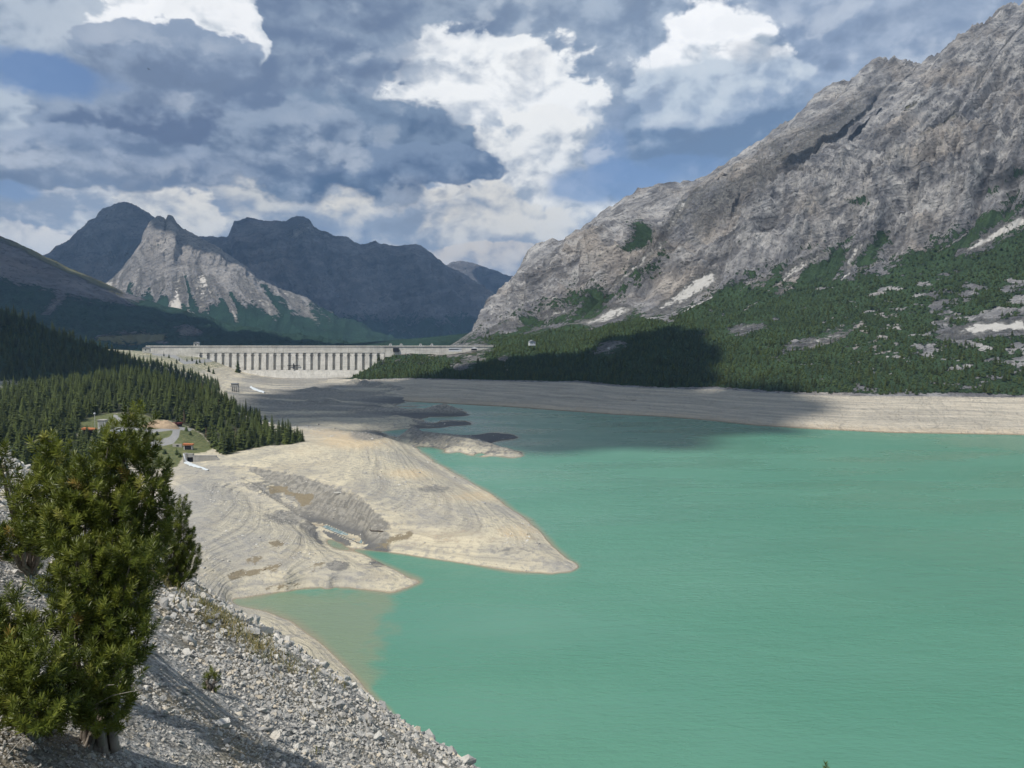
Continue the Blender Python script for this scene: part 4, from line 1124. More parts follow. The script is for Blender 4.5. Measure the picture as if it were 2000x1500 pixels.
def scatter(name, pts, scales, rz, var, sources, parent=None, tilt=None):
    """one mass of many alike pieces: points that carry copies of the source meshes"""
    me = bpy.data.meshes.new(name)
    me.vertices.add(len(pts))
    me.vertices.foreach_set('co', np.ascontiguousarray(pts, np.float32).ravel())
    rot = np.zeros((len(pts), 3), np.float32)
    if tilt is not None:
        rot[:] = tilt
    rot[:, 2] = rz
    a = me.attributes.new('rot', 'FLOAT_VECTOR', 'POINT')
    a.data.foreach_set('vector', rot.ravel())
    sc = np.asarray(scales, np.float32)
    if sc.ndim == 1:
        sc = np.stack([sc, sc, sc], -1)
    a = me.attributes.new('scl', 'FLOAT_VECTOR', 'POINT')
    a.data.foreach_set('vector', np.ascontiguousarray(sc).ravel())
    a = me.attributes.new('var', 'INT', 'POINT')
    a.data.foreach_set('value', np.ascontiguousarray(var, np.int32))
    o = put(name, me, parent)
    tr = bpy.data.node_groups.new(name, 'GeometryNodeTree')
    tr.interface.new_socket('Geometry', in_out='INPUT', socket_type='NodeSocketGeometry')
    tr.interface.new_socket('Geometry', in_out='OUTPUT', socket_type='NodeSocketGeometry')
    gi, go = tr.nodes.new('NodeGroupInput'), tr.nodes.new('NodeGroupOutput')
    jn = tr.nodes.new('GeometryNodeJoinGeometry')

    def named(k, typ):
        n = tr.nodes.new('GeometryNodeInputNamedAttribute')
        n.data_type = typ
        n.inputs['Name'].default_value = k
        return n.outputs['Attribute']
    r_, s_, v_ = named('rot', 'FLOAT_VECTOR'), named('scl', 'FLOAT_VECTOR'), named('var', 'INT')
    for i, src in enumerate(sources):
        oi = tr.nodes.new('GeometryNodeObjectInfo')
        oi.inputs['Object'].default_value = src
        oi.inputs['As Instance'].default_value = True
        oi.transform_space = 'ORIGINAL'
        cp = tr.nodes.new('FunctionNodeCompare')
        cp.data_type = 'INT'
        cp.operation = 'EQUAL'
        tr.links.new(v_, cp.inputs[2])
        cp.inputs[3].default_value = i
        ip = tr.nodes.new('GeometryNodeInstanceOnPoints')
        tr.links.new(gi.outputs[0], ip.inputs['Points'])
        tr.links.new(cp.outputs[0], ip.inputs['Selection'])
        tr.links.new(oi.outputs['Geometry'], ip.inputs['Instance'])
        tr.links.new(r_, ip.inputs['Rotation'])
        tr.links.new(s_, ip.inputs['Scale'])
        tr.links.new(ip.outputs[0], jn.inputs[0])
    tr.links.new(jn.outputs[0], go.inputs[0])
    md = o.modifiers.new('scatter', 'NODES')
    md.node_group = tr
    return o


def poisson(P, rad):
    """thin points so that no two are nearer than rad (grid hashing)"""
    keep, cells = [], {}
    for i, p in enumerate(P):
        c = (int(p[0] // rad), int(p[1] // rad))
        ok = True
        for a in (-1, 0, 1):
            for b in (-1, 0, 1):
                for j in cells.get((c[0] + a, c[1] + b), ()):
                    if (P[j][0] - p[0]) ** 2 + (P[j][1] - p[1]) ** 2 < rad * rad:
                        ok = False
        if ok:
            keep.append(i)
            cells.setdefault(c, []).append(i)
    return np.array(keep)


# the wood on the knoll
n = 19000
TX = RNG.uniform(-560, -100, n)
TY = RNG.uniform(225, 640, n)
TZ = basin_z(TX, TY, False)
tx, ty = topx(np.stack([TX, TY, TZ], -1))
m_ = inpoly(tx, ty, WOOD) & (tx > -130)
# a thinner stand with clearings on the near left
thin = (tx < 150) & (ty > 775) & (fbm(TX / 22, TY / 22, 3.0, 3) > .18)
m_ &= ~thin
Pt = np.stack([TX, TY, TZ], -1)[m_]
Pt = Pt[poisson(Pt, 3.7)]
px_, py_ = topx(Pt)
# also a fringe down the hidden back of the knoll
order = np.argsort(Pt[:, 1] + 40 * (px_ < -20) + RNG.uniform(0, 60, len(Pt)))
Pt = Pt[order]
px_, py_ = topx(Pt)
GW = 'conifers of the wood on the knoll'
LBL = 'dark green conifer in the dense wood on the knoll above the grey spit'
src_crowns = {}
fr = (px_ > -15) & (px_ < 600)
idx = np.where(fr)[0]
# the edge of the wood and its nearest trees stand as single trees
edge_d = np.minimum(polydist(px_, py_, [(240, 742), (300, 742), (350, 755), (400, 775), (440, 795), (480, 815), (520, 835), (560, 855), (593, 862)]), polydist(px_, py_, [(593, 862), (575, 867), (520, 871), (475, 880), (440, 890), (418, 876), (395, 848), (360, 830), (270, 808), (205, 806), (160, 822)]))
pri = Pt[:, 1] / 100 + np.minimum(edge_d, 40) / 12
solo = idx[np.argsort(pri[idx])][:290]
solo_set = set(solo.tolist())
for i in solo:
    k = int(RNG.choice(5, p=[.26, .22, .24, .1, .18]))
    dead = RNG.random() < .02
    e, c = tree_thing(Pt[i] - np.array([0, 0, .2]), k, float(RNG.uniform(.45, 1.15)), float(RNG.uniform(0, 6.28)), LBL, GW)
    src_crowns.setdefault(k, c)
    if dead:
        c.data = DEADC
        e['label'] = 'dry brownish conifer among the green trees of the knoll wood'
        e['group'] = 'dry conifers in the knoll wood'
        if src_crowns.get(k) is c:
            src_crowns.pop(k)
rest = np.array([i for i in range(len(Pt)) if i not in solo_set])
SRC = [src_crowns[k] for k in range(5)]
wood = scatter('forest', Pt[rest] - np.array([0, 0, .3]), RNG.uniform(.45, 1.15, len(rest)), RNG.uniform(0, 6.28, len(rest)), RNG.choice(5, len(rest), p=[.26, .22, .24, .1, .18]), SRC)
tag(wood, 'dense dark green conifer wood covering the knoll', 'forest', kind='stuff')

# wooded hill in shadow
HP = HILLP.reshape(-1, 3)
sel = HP[RNG.integers(0, HP.shape[0], 12000)] + np.concatenate([RNG.uniform(-4, 4, (12000, 2)), np.zeros((12000, 1))], 1)
hx, hy = topx(sel)
sel = sel[(hx > -160) & (hx < 430) & (hy > 560)]
sel = sel[poisson(sel, 5.2)]
hw = scatter('hill_forest', sel - np.array([0, 0, .8]), RNG.uniform(.6, 1.1, len(sel)), RNG.uniform(0, 6.28, len(sel)), RNG.choice(5, len(sel)), SRC)
tag(hw, 'shadowed conifer forest on the hill left of the dam', 'forest', kind='stuff')

# forest and dwarf pine on the foot of the mountain
MP = MTN['P'].reshape(-1, 3)
mvp, mveg, mscr = MTN['vp'].ravel(), MTN['veg'].ravel(), MTN['scree'].ravel()
nx_ = fbm(MP[:, 0] / 38, MP[:, 1] / 38, 2.0, 4)
dens = mveg + .7 * nx_
ok = np.where((mvp > 1.01) & (mvp < 2.6) & (dens > .6) & (mscr < .4))[0]
pick = ok[RNG.integers(0, len(ok), 80000)]
J = MP[pick] + np.concatenate([RNG.uniform(-3, 3, (len(pick), 2)), np.zeros((len(pick), 1))], 1)
jx, jy = topx(J)
v_ = mvp[pick]
inf = (jx > 690) & (jx < 2080) & (RNG.random(len(J)) < np.interp(v_, [1.0, 1.9, 2.3, 2.6], [1, .95, .5, .15]))
J, v_ = J[inf], v_[inf]
k_ = poisson(J, 3.6)
J, v_ = J[k_], v_[k_]
jx, jy = topx(J)
big = RNG.random(len(J)) < np.interp(v_, [1.0, 1.5, 2.2], [.5, .22, .03]) * np.interp(jx, [700, 1300, 2000], [.7, 1, .75])
# two single shrubs lend their crown to the mass
shr = []
for q, (a, b) in enumerate(((322, 885), (345, 880))):
    p = at(a, b, Y=384)
    p[2] = basin_z(p[0], p[1])
    e = empty('pine_shrub', tuple(map(float, p)), 0, ['low dark pine shrub on the grass left of the tunnel portal', 'slightly taller dark pine shrub nearest the tunnel portal'][q], 'shrub', 'pine shrubs on the grass by the portal')
    put('stem', trunk_mesh(2.2, .08), e)
    shr.append(put('crown', SHRUBC[q], e))
sc_ = np.where(big, RNG.uniform(.28, .8, len(J)), RNG.uniform(.6, 1.7, len(J)))
va = np.where(big, RNG.choice(5, len(J)), 5 + RNG.choice(2, len(J)))
mf = scatter('mountain_forest', J - np.array([0, 0, .4]), sc_, RNG.uniform(0, 6.28, len(J)), va, SRC + shr)
tag(mf, 'mixed conifer forest and dwarf pine on the foot of the mountain', 'forest', kind='stuff')

# ------------------------------------------------------------------ the dam
def mat_concrete(name, a, b, streak=0.5):
    mt, t = material(name)
    p = t.pos
    n1 = t.noise(p, 0.12, 6, 0.6)
    st = t.noise(t.v('MULTIPLY', p, (0.9, 0.9, 0.05)), 1.0, 5, 0.65)
    hz = t.noise(t.v('MULTIPLY', p, (0.03, 0.03, 0.7)), 1.0, 4, 0.6)
    c = t.mix(t.mr(n1, .3, .7), a, b)
    c = t.mix(t.m('MULTIPLY', t.mr(st, .48, .32), streak), c, tuple(x * .5 for x in a))
    c = t.mix(t.m('MULTIPLY', t.mr(hz, .5, .35), .3), c, tuple(x * .6 for x in a))
    t.put(t.bsdf.inputs['Base Color'], c)
    t.put(t.bsdf.inputs['Normal'], bump(t, t.m('ADD', n1, st), .3, .3))
    return mt


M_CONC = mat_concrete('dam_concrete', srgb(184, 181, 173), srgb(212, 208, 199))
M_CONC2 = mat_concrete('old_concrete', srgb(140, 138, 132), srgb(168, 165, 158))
M_DARK = plain('dark_steel', (0.02, 0.02, 0.022), .6, .2)
M_WHITE = plain('white_paint', (0.60, 0.61, 0.62), .6, .08)
M_PLASTER = plain('pale_plaster', (0.50, 0.49, 0.45), .8, .12)
M_ORANGE = plain('orange_roof_sheet', (0.42, 0.15, 0.06), .7, .2)
M_GREYROOF = plain('grey_roof_sheet', (0.20, 0.21, 0.22), .6, .15)
M_GLASS = plain('dark_glass', (0.03, 0.04, 0.05), .15, .1)
M_SAND = plain('sand', srgb(160, 140, 116), .95, .2, .5)
M_FOAM = plain('white_water', (0.50, 0.54, 0.56), .5, .1, 1.5)
M_RED = plain('dark_red_paint', (0.14, 0.035, 0.03), .5, .2)
M_WOOD = plain('driftwood', (0.07, 0.055, 0.045), .9, .3)

DY = 1130.0
dX = lambda px: float(at(px, 700, Y=DY)[0])
dZ = lambda py: float(at(1000, py, Y=DY)[2])
ZC, ZT, ZB = dZ(676), dZ(694.5), dZ(722.5)       # crest, spring of the niches, foot of the niches
dam = empty('dam', (0, 0, 0), 0, 'long pale concrete dam with a row of tall arched niches across the valley', 'dam')
x0, x1 = dX(393) - 7.5, dX(740) + 9
MB().box(x0, x1, DY + 2.4, DY + 16, -8, ZC - 7.2).build('dam_wall', M_CONC, dam)
m = MB()
m.prism([(0, 0)], 0, 0) if False else None
# sloping plinth below the niches
V = [(x0, DY - 9, -8), (x1, DY - 9, -8), (x1, DY - 3.2, ZB), (x0, DY - 3.2, ZB), (x0, DY + 2.39, -8), (x1, DY + 2.39, -8), (x1, DY + 2.39, ZB), (x0, DY + 2.39, ZB)]
MB().add(V, [(0, 1, 2, 3), (3, 2, 6, 7), (4, 7, 6, 5), (0, 3, 7, 4), (1, 5, 6, 2), (0, 4, 5, 1)]).build('plinth', M_CONC, dam)
# crest beam, its cornice and parapet
MB().box(x0, x1, DY - .4, DY + 16, ZT + 4.2, ZC - 1.2).build('crest_beam', M_CONC, dam)
MB().box(dX(286), dX(968), DY - .9, DY + 8, ZC - 1.2 + .003, ZC - .3).build('crest_road_slab', M_CONC2, dam)
MB().box(dX(286), dX(968), DY - .9, DY - .5, ZC - .3 + .003, ZC + .8).build('parapet', M_CONC, dam)
MB().box(dX(286), x0 - .01, DY - .2, DY + 9, ZC - 26, ZC - 1.2).build('left_wing_wall', M_CONC, dam)
MB().box(x1 + .01, dX(968), DY - .2, DY + 9, ZC - 16, ZC - 1.2).build('right_wing_wall', M_CONC, dam)
pit = (dX(739) - dX(393)) / 24
PW = pit * .63


def pillar():
    w2 = PW / 2
    V = [(-w2, -3.4, ZB + .003), (w2, -3.4, ZB + .003), (w2, .2, ZT + 4.2), (-w2, .2, ZT + 4.2), (-w2, 2.39, ZB + .003), (w2, 2.39, ZB + .003), (w2, 2.39, ZT + 4.2), (-w2, 2.39, ZT + 4.2)]
    m = MB().add(V, [(0, 1, 2, 3), (4, 7, 6, 5), (0, 3, 7, 4), (1, 5, 6, 2), (3, 2, 6, 7), (0, 4, 5, 1)])
    return mesh_data('pillar', m.v, m.f, M_CONC, False)


def arch():
    """head of a niche: block with a round opening, and a raised hood round it"""
    w2 = (pit - PW) / 2 - .01
    r = w2 - .15
    pts = [(-w2, 0), (-r, 0)] + [(-r * math.cos(a), r * math.sin(a)) for a in np.linspace(0, math.pi, 11)[1:-1]] + [(r, 0), (w2, 0), (w2, 4.2), (-w2, 4.2)]
    m = MB()
    n = len(pts)
    # split into left and right halves so that every face stays convex enough
    top = [(x, 4.19) for x, z in pts[1:n - 3]]
    low = pts[1:n - 3]
    for (xa, za), (xb, zb) in zip(low[:-1], low[1:]):
        m.prism([(xa, za), (xb, zb), (xb, 4.19), (xa, 4.19)], .8, 2.39)
    m.prism([(-w2, 0), (-r, 0), (-r, 4.19), (-w2, 4.19)], .8, 2.39)
    m.prism([(r, 0), (w2, 0), (w2, 4.19), (r, 4.19)], .8, 2.39)
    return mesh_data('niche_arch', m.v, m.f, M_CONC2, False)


def hood():
    w2 = (pit - PW) / 2 + .5
    m = MB()
    pts = [(-w2 * math.cos(a), w2 * math.sin(a) * .75) for a in np.linspace(0, math.pi, 11)]
    for (xa, za), (xb, zb) in zip(pts[:-1], pts[1:]):
        m.prism([(xa, za), (xb, zb), (xb * 1.14, zb * 1.14 + .2), (xa * 1.14, za * 1.14 + .2)], -.9, .3)
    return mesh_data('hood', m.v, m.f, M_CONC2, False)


pm, am, hm = pillar(), arch(), hood()
for i in range(26):
    put('pillar', pm, dam, (dX(393) + pit * (i - .5), DY, 0))
for i in range(25):
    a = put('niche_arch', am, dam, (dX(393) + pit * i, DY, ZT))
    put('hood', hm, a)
# low dentils under the cornice
dm = mesh_data('dentil', *[(b.v, b.f) for b in [MB().box(-.5, .5, -.8, -.41, -2.2, -1.21)]][0], M_CONC, False)
for i in range(80):
    put('dentil', dm, dam, (x0 + (x1 - x0) * (i + .5) / 80, DY, ZC))
wk = MB().box(-9.5, 9.5, -4.6, -3.5, 0, .9)
wk.box(-.8, .8, -4.6, -3.5, -5, 3.5)
wk.build('inspection_walkway', M_DARK, dam, loc=(dX(575), DY, dZ(714)))


def kiosk(px, py_top, wpx, hpx, label, cat='kiosk', group=None, roof=True, wall=M_PLASTER):
    s = DY / F
    e = empty('crest_kiosk', (dX(px), DY + 4, ZC - .29), 0, label, cat, group)
    w2, h = wpx * s / 2, hpx * s
    MB().box(-w2, w2, -w2 * .8, w2 * .8, 0, h * .75).build('wall', wall, e)
    m = MB()
    m.prism([(-w2 * 1.2, h * .75 + .004), (w2 * 1.2, h * .75 + .004), (w2 * .5, h), (-w2 * .5, h)], -w2, w2)
    m.build('roof', M_GREYROOF if wall is M_PLASTER else M_PLASTER, e)
    MB().box(-w2 * .35, w2 * .35, -w2 * .8 - .12, -w2 * .8 - .01, .1, h * .5).build('door', M_DARK, e)
    return e


gh = kiosk(382.5, 667, 9, 8.5, 'pale square gatehouse on the left end of the dam crest', 'gatehouse')
for px, lb in ((762, 'small pale kiosk on the dam crest left of the black gate box'), (783, 'small pale kiosk on the dam crest right of the black gate box'), (821, 'lone white kiosk on the crest, third from the gate box'), (843, 'rightmost small white kiosk on the dam crest')):
    kiosk(px, 671, 4.6, 5, lb, 'kiosk', 'small kiosks along the dam crest', wall=M_WHITE)
g = empty('gate_box', (dX(774), DY - 1.6, dZ(687)), 0, 'black steel gate box hung on the upstream face of the dam', 'gate box')
MB().box(-4.3, 4.3, -1.2, .65, 0, 5.6).build('box', M_DARK, g)
for sx in (-4.1, 4.1):
    MB().tube([(sx, -.6, -8), (sx, -.6, 0)], .16, 6).build('guide_rail', M_DARK, g)
e = empty('service_building', tuple(at(889, 684.5, Y=1119)), 0.05, 'long low white building with a dark window band on the right wing of the dam', 'building')
MB().box(-9.5, 9.5, -2.5, 2.5, -1.5, 2.6).build('wall', M_WHITE, e)
MB().box(-9, 5, -2.62, -2.51, 1.0, 1.9).build('window_band', M_GLASS, e)
MB().prism([(-10, 2.604), (10, 2.604), (8, 3.5), (-8, 3.5)], -3, 3).build('roof', M_WHITE, e)
e = empty('service_shed', tuple(at(926, 682.5, Y=1119)), 0, 'small shed with a white gable roof right of the long white building', 'shed')
MB().box(-4, 4, -2.2, 2.2, -1.5, 1.2).build('wall', M_DARK, e)
MB().prism([(-6, 1.204), (6, 1.204), (0, 3.6)], -2.8, 2.8).build('roof', M_WHITE, e)
e = empty('chalet', tuple(at(1039, 672, Y=1052) + np.array([0, 0, 0])), .3, 'small white chalet among the trees at the foot of the mountain', 'house')
MB().box(-4.2, 4.2, -3, 3, -2, 3.2).build('wall', M_WHITE, e)
MB().prism([(-4.8, 3.204), (4.8, 3.204), (0, 5.6)], -3.6, 3.6).build('roof', M_GREYROOF, e)
for sx in (-2.4, 0, 2.4):
    MB().box(sx - .5, sx + .5, -3.1, -3.01, 1, 2.2).build('window', M_GLASS, e)
e = empty('keeper_house', tuple(at(286, 684, Y=1108)), .2, 'small grey house at the far left end of the dam', 'house')
MB().box(-5, 5, -3, 3, -3, 3).build('wall', M_PLASTER, e)
MB().prism([(-5.8, 3.004), (5.8, 3.004), (0, 5.2)], -3.6, 3.6).build('roof', M_GREYROOF, e)
MB().box(-1, .4, -3.12, -3.01, -.5, 1.6).build('door', M_DARK, e)


def gz(px, py, Y):
    p = at(px, py, Y=Y)
    p[2] = basin_z(p[0], p[1])
    return p


def ground_hit(px, py):
    """where the ray through a pixel meets the basin"""
    d = ray(px, py)
    t = np.exp(np.linspace(math.log(120), math.log(1150), 900))
    P = d[None] * t[:, None]
    f = P[:, 2] + CAMZ - basin_z(P[:, 0], P[:, 1])
    i = int(np.argmax(f < 0)) if (f < 0).any() else 600
    p = P[i].copy()
    p[2] = basin_z(p[0], p[1])
    return p


# valve house below the dam with its chute of white water
p = ground_hit(460, 765)
s = p[1] / F
e = empty('valve_house', tuple(p), .15, 'small grey concrete valve house on sloping piers below the dam', 'valve house')
MB().box(-7 * s, 6 * s, -4 * s, 4 * s, 10 * s, 15 * s).build('body', M_CONC2, e)
MB().box(-7.6 * s, 6.6 * s, -4.6 * s, 4.6 * s, 15.004 * s, 16.4 * s).build('roof', M_GREYROOF, e)
for i in range(4):
    x = (-6 + i * 3.8) * s
    MB().add([(x, -9 * s, -2), (x + s, -9 * s, -2), (x + s, -3 * s, 9.98 * s), (x, -3 * s, 9.98 * s), (x, 3 * s, -2), (x + s, 3 * s, -2), (x + s, 3 * s, 9.98 * s), (x, 3 * s, 9.98 * s)], [(0, 1, 2, 3), (4, 7, 6, 5), (0, 3, 7, 4), (1, 5, 6, 2), (3, 2, 6, 7), (0, 4, 5, 1)]).build('pier', M_CONC2, e)


def rough_strip(line, width, name, mat, lift=.25, seed=0, zz=None):
    """a tumbling sheet of water along a line of pixels on the basin"""
    rg = np.random.default_rng(seed)
    C = np.array([ground_hit(a, b) for a, b in dense(line, 2.5)])
    n = len(C)
    if zz:
        C[:, 2] = np.linspace(zz[0], zz[1], n)
    W = np.interp(np.linspace(0, 1, n), np.linspace(0, 1, len(width)), width)
    dr = np.gradient(C, axis=0)
    sd = np.stack([dr[:, 1], -dr[:, 0]], -1)
    sd /= np.linalg.norm(sd, axis=1)[:, None] + 1e-6
    k = 9
    V = []
    for i in range(n):
        for j in range(k):
            u = (j / (k - 1) - .5) * 2
            q = C[i].copy()
            q[:2] += sd[i] * u * W[i] * rg.uniform(.85, 1.1)
            q[2] = max(C[i][2], 0) + lift * (1.15 - u * u) + rg.normal() * lift * .22
            V.append(q)
    return obj(name, np.array(V), grid_faces(n, k), mat)


jt = rough_strip([(490, 757), (498, 761), (508, 765), (517, 768)], [1.5, 3.0, 3.5, 1.0], 'water_jet', M_FOAM, 1.2, seed=3)
tag(jt, 'white burst of water from the outlet below the dam', 'water jet', kind='stuff')
sg_ = GUL[:int(len(GUL) * .38)][::-1]
cs = np.concatenate([np.linspace(sg_[i], sg_[i + 1], 8, endpoint=False) for i in range(len(sg_) - 1)])
cn = np.gradient(cs, axis=0)
cn = np.stack([cn[:, 1], -cn[:, 0]], -1)
cn /= np.linalg.norm(cn, axis=1)[:, None]
wst = np.interp(np.linspace(0, 1, len(cs)), [0, .5, 1], [3.4, 5.2, 6.0])
jj = np.linspace(-1, 1, 9)
SV = cs[:, None, :] + cn[:, None, :] * (jj[None, :, None] * (wst * (1 + .5 * fbm(cs[:, 0] / 5, cs[:, 1] / 5, 2.0, 3)))[:, None, None])
SZ = np.linspace(.26, .10, len(cs))[:, None] + .10 * fbm(SV[..., 0] / 1.6, SV[..., 1] / 1.6, 3.0, 4)
rp = obj('stream', np.concatenate([SV, SZ[..., None]], -1).reshape(-1, 3), grid_faces(len(cs), 9), None)
mt, t = material('stream_water')
nn = t.noise(t.v('MULTIPLY', t.pos, (1.0, 1.0, 1.0)), .9, 5, .7)
t.put(t.bsdf.inputs['Base Color'], t.mix(t.mr(nn, .5, .66), (0.12, 0.19, 0.20), (0.48, 0.54, 0.56)))
t.put(t.bsdf.inputs['Roughness'], .3)
rp.data.materials.append(mt)
tag(rp, kind='structure')

# tunnel portal beside the spit: wing wall, dark mouth, white chute
p = ground_hit(392, 902)
s = p[1] / F
e = empty('tunnel_portal', tuple(p + np.array([0, 0, -.3])), 0, 'grey concrete outlet portal with a dark square mouth at the edge of the spit', 'portal')
W_ = MB()
for (xa, xb, ya, yb, za, zb) in ((-34, -27, -1, 5, -2, 18), (-15, 30, 0, 5, -3, 13.5), (-27, -15, 0, 5, 10, 17)):
    W_.box(xa * s, xb * s, ya * s, yb * s, za * s, zb * s)
W_.build('head_wall', M_CONC2, e)
MB().box(-26.9 * s, -15.1 * s, 3 * s, 12 * s, -2 * s, 9.9 * s).build('tunnel_mouth', M_DARK, e)
m = MB()
m.prism([(30 * s, -3 * s), (44 * s, -3 * s), (30 * s, 11 * s)], .01, 4.8 * s)
m.build('wing_wall', M_CONC2, e)
MB().box(-10 * s, 34 * s, -4 * s, -.01, -6 * s, -1.5 * s).build('apron', M_CONC, e)
MB().add([(-28 * s, -1.1 * s, 6 * s), (-25 * s, -1.1 * s, 2 * s), (10 * s, -20 * s, -5 * s), (14 * s, -21 * s, -6.5 * s), (-31 * s, -1.1 * s, 16 * s), (-34 * s, -1.1 * s, 18 * s), (-33.5 * s, -2.4 * s, 15 * s), (-27 * s, -5 * s, -1 * s), (6 * s, -23 * s, -8 * s)], [(0, 1, 7), (1, 2, 8, 7), (2, 3, 8), (4, 0, 7, 6), (5, 4, 6)]).build('chute_edge', M_WHITE, e)
ch = rough_strip([(364, 904), (378, 910), (392, 914), (407, 920)], [1.2, 1.5, 1.1, .4], 'outflow', M_FOAM, .5, seed=6)
tag(ch, 'thin white outflow spilling from the tunnel portal', 'water', kind='stuff')

p = ground_hit(368, 879)
s = p[1] / F
e = empty('gate_kiosk', tuple(p), .1, 'small open kiosk with an orange roof above the tunnel portal', 'kiosk')
MB().box(-8 * s, 8 * s, -3 * s, 5 * s, 0, 9 * s).build('wall', M_PLASTER, e)
MB().box(-6 * s, 6.5 * s, -3.3 * s, -3.02 * s, .6 * s, 8 * s).build('door', M_DARK, e)
MB().prism([(-9.5 * s, 9.01 * s), (9.5 * s, 9.01 * s), (9.5 * s, 11 * s), (-9.5 * s, 12.5 * s)], -4 * s, 6 * s).build('roof', M_ORANGE, e)
p = ground_hit(347, 873)
e = empty('low_wall', tuple(p), -.1, 'low grey wall beside the orange-roofed kiosk', 'wall')
MB().box(-10 * s, 9 * s, -1 * s, 1 * s, -1, 6 * s).build('wall', M_CONC2, e)
MB().box(-2 * s, 3 * s, -1.3 * s, -1.01 * s, 1 * s, 4 * s).build('hatch', M_DARK, e)
p = ground_hit(310, 865)
e = empty('road_barrier', tuple(p), .05, 'short white barrier beside the gravel road', 'barrier')
MB().box(-6.5 * s, 6.5 * s, -.25, .25, .35, .9).build('beam', M_WHITE, e)
for sx in (-5.5, 0, 5.5):
    MB().box(sx * s - .12, sx * s + .12, -.15, .15, -.3, .349).build('post', M_DARK, e)

# control house, shed, tank and mast
p = ground_hit(201, 838)
s = p[1] / F
e = empty('control_house', tuple(p), .1, 'small pale concrete control house with a framed shutter on the meadow', 'house')
MB().box(-7 * s, 7 * s, -6 * s, 6 * s, -1, 17 * s).build('wall', M_PLASTER, e)
MB().box(-8 * s, 8 * s, -7 * s, 7 * s, 17.01 * s, 18.6 * s).build('roof', M_CONC2, e)
MB().box(-5 * s, 4 * s, -6.3 * s, -6.02 * s, 5 * s, 15 * s).build('shutter', M_GREYROOF, e)
for k in range(5):
    MB().box(-5 * s, 4 * s, -6.6 * s, -6.31 * s, (5.6 + 2 * k) * s, (6.4 + 2 * k) * s).build('slat', M_PLASTER, e)
p = ground_hit(174, 852)
e = empty('open_shed', tuple(p), .15, 'dark open shed with an orange roof edge beside the wood', 'shed')
MB().box(-10 * s, 11 * s, 0, 8 * s, -1, 13 * s).build('back_wall', M_DARK, e)
MB().prism([(-11 * s, 13.01 * s), (12 * s, 12 * s + .01), (12 * s, 14 * s), (-11 * s, 16 * s)], -5 * s, 9 * s).build('roof', M_ORANGE, e)
for sx in (-10, 0, 10):
    MB().box((sx - .4) * s, (sx + .4) * s, -4.5 * s, -3.7 * s, -1, 12 * s).build('post', M_PLASTER, e)
p = ground_hit(195, 856)
e = empty('water_tank', tuple(p), 0, 'white domed tank between the open shed and the control house', 'tank')
R_ = 8 * s
prof = [(R_, -1), (R_, 3 * s), (R_ * .85, 6 * s), (R_ * .5, 8 * s), (R_ * .05, 8.8 * s)]
m = MB()
k = 18
m.add([(r * math.cos(6.2832 * j / k), r * math.sin(6.2832 * j / k), z) for r, z in prof for j in range(k)], [(i * k + j, i * k + (j + 1) % k, (i + 1) * k + (j + 1) % k, (i + 1) * k + j) for i in range(4) for j in range(k)])
m.build('shell', M_WHITE, e, smooth=True)
MB().box(-1.2 * s, 1.2 * s, -R_ - .2, -R_ + .4, 0, 2.6 * s).build('hatch', M_GREYROOF, e)
p = ground_hit(186, 842)
e = empty('lamp_mast', tuple(p), 0, 'thin pale mast with a white globe on top near the control house', 'mast')
MB().tube([(0, 0, -1), (0, 0, 32 * s)], .14, 6).build('pole', M_PLASTER, e)
m = MB()
m.add([(1.9 * s * math.cos(6.2832 * j / 10) * math.sin(q), 1.9 * s * math.sin(6.2832 * j / 10) * math.sin(q), 34 * s - 1.9 * s * math.cos(q)) for q in np.linspace(.15, 3.0, 7) for j in range(10)], [(i * 10 + j, i * 10 + (j + 1) % 10, (i + 1) * 10 + (j + 1) % 10, (i + 1) * 10 + j) for i in range(6) for j in range(10)])
m.build('globe', M_WHITE, e, smooth=True)
p = ground_hit(233, 846)
e = empty('flat_roofed_store', tuple(p), .2, 'low store with a pale blue-grey roof right of the control house', 'building')
MB().box(-9 * s, 9 * s, -7 * s, 7 * s, -1, 4 * s).build('wall', M_PLASTER, e)
MB().box(-9.6 * s, 9.6 * s, -7.6 * s, 7.6 * s, 4.01 * s, 4.8 * s).build('roof', plain('blue_grey_roof', (.34, .38, .43), .5, .1), e)


def heap(px, py, wpx, hpx, mat, name, label, seed):
    p = ground_hit(px, py)
    s = p[1] / F
    a, r = np.meshgrid(np.linspace(0, 2 * np.pi, 40), np.linspace(0, 1, 16))
    X, Y = np.cos(a) * r * wpx * s / 2, np.sin(a) * r * wpx * s * .3
    h = hpx * s * (1 - r ** 1.7) * (1 + .5 * fbm(X / 3 + seed, Y / 3, 1.0, 3)) + .25 * fbm(X, Y, seed, 3) - 1.2 * sstep(r, .8, 1)
    return tag(obj(name, np.stack([X, Y, h], -1).reshape(-1, 3), grid_faces(16, 40), mat, loc=tuple(p)), label, 'heap', 'heaps of sand on the yard')


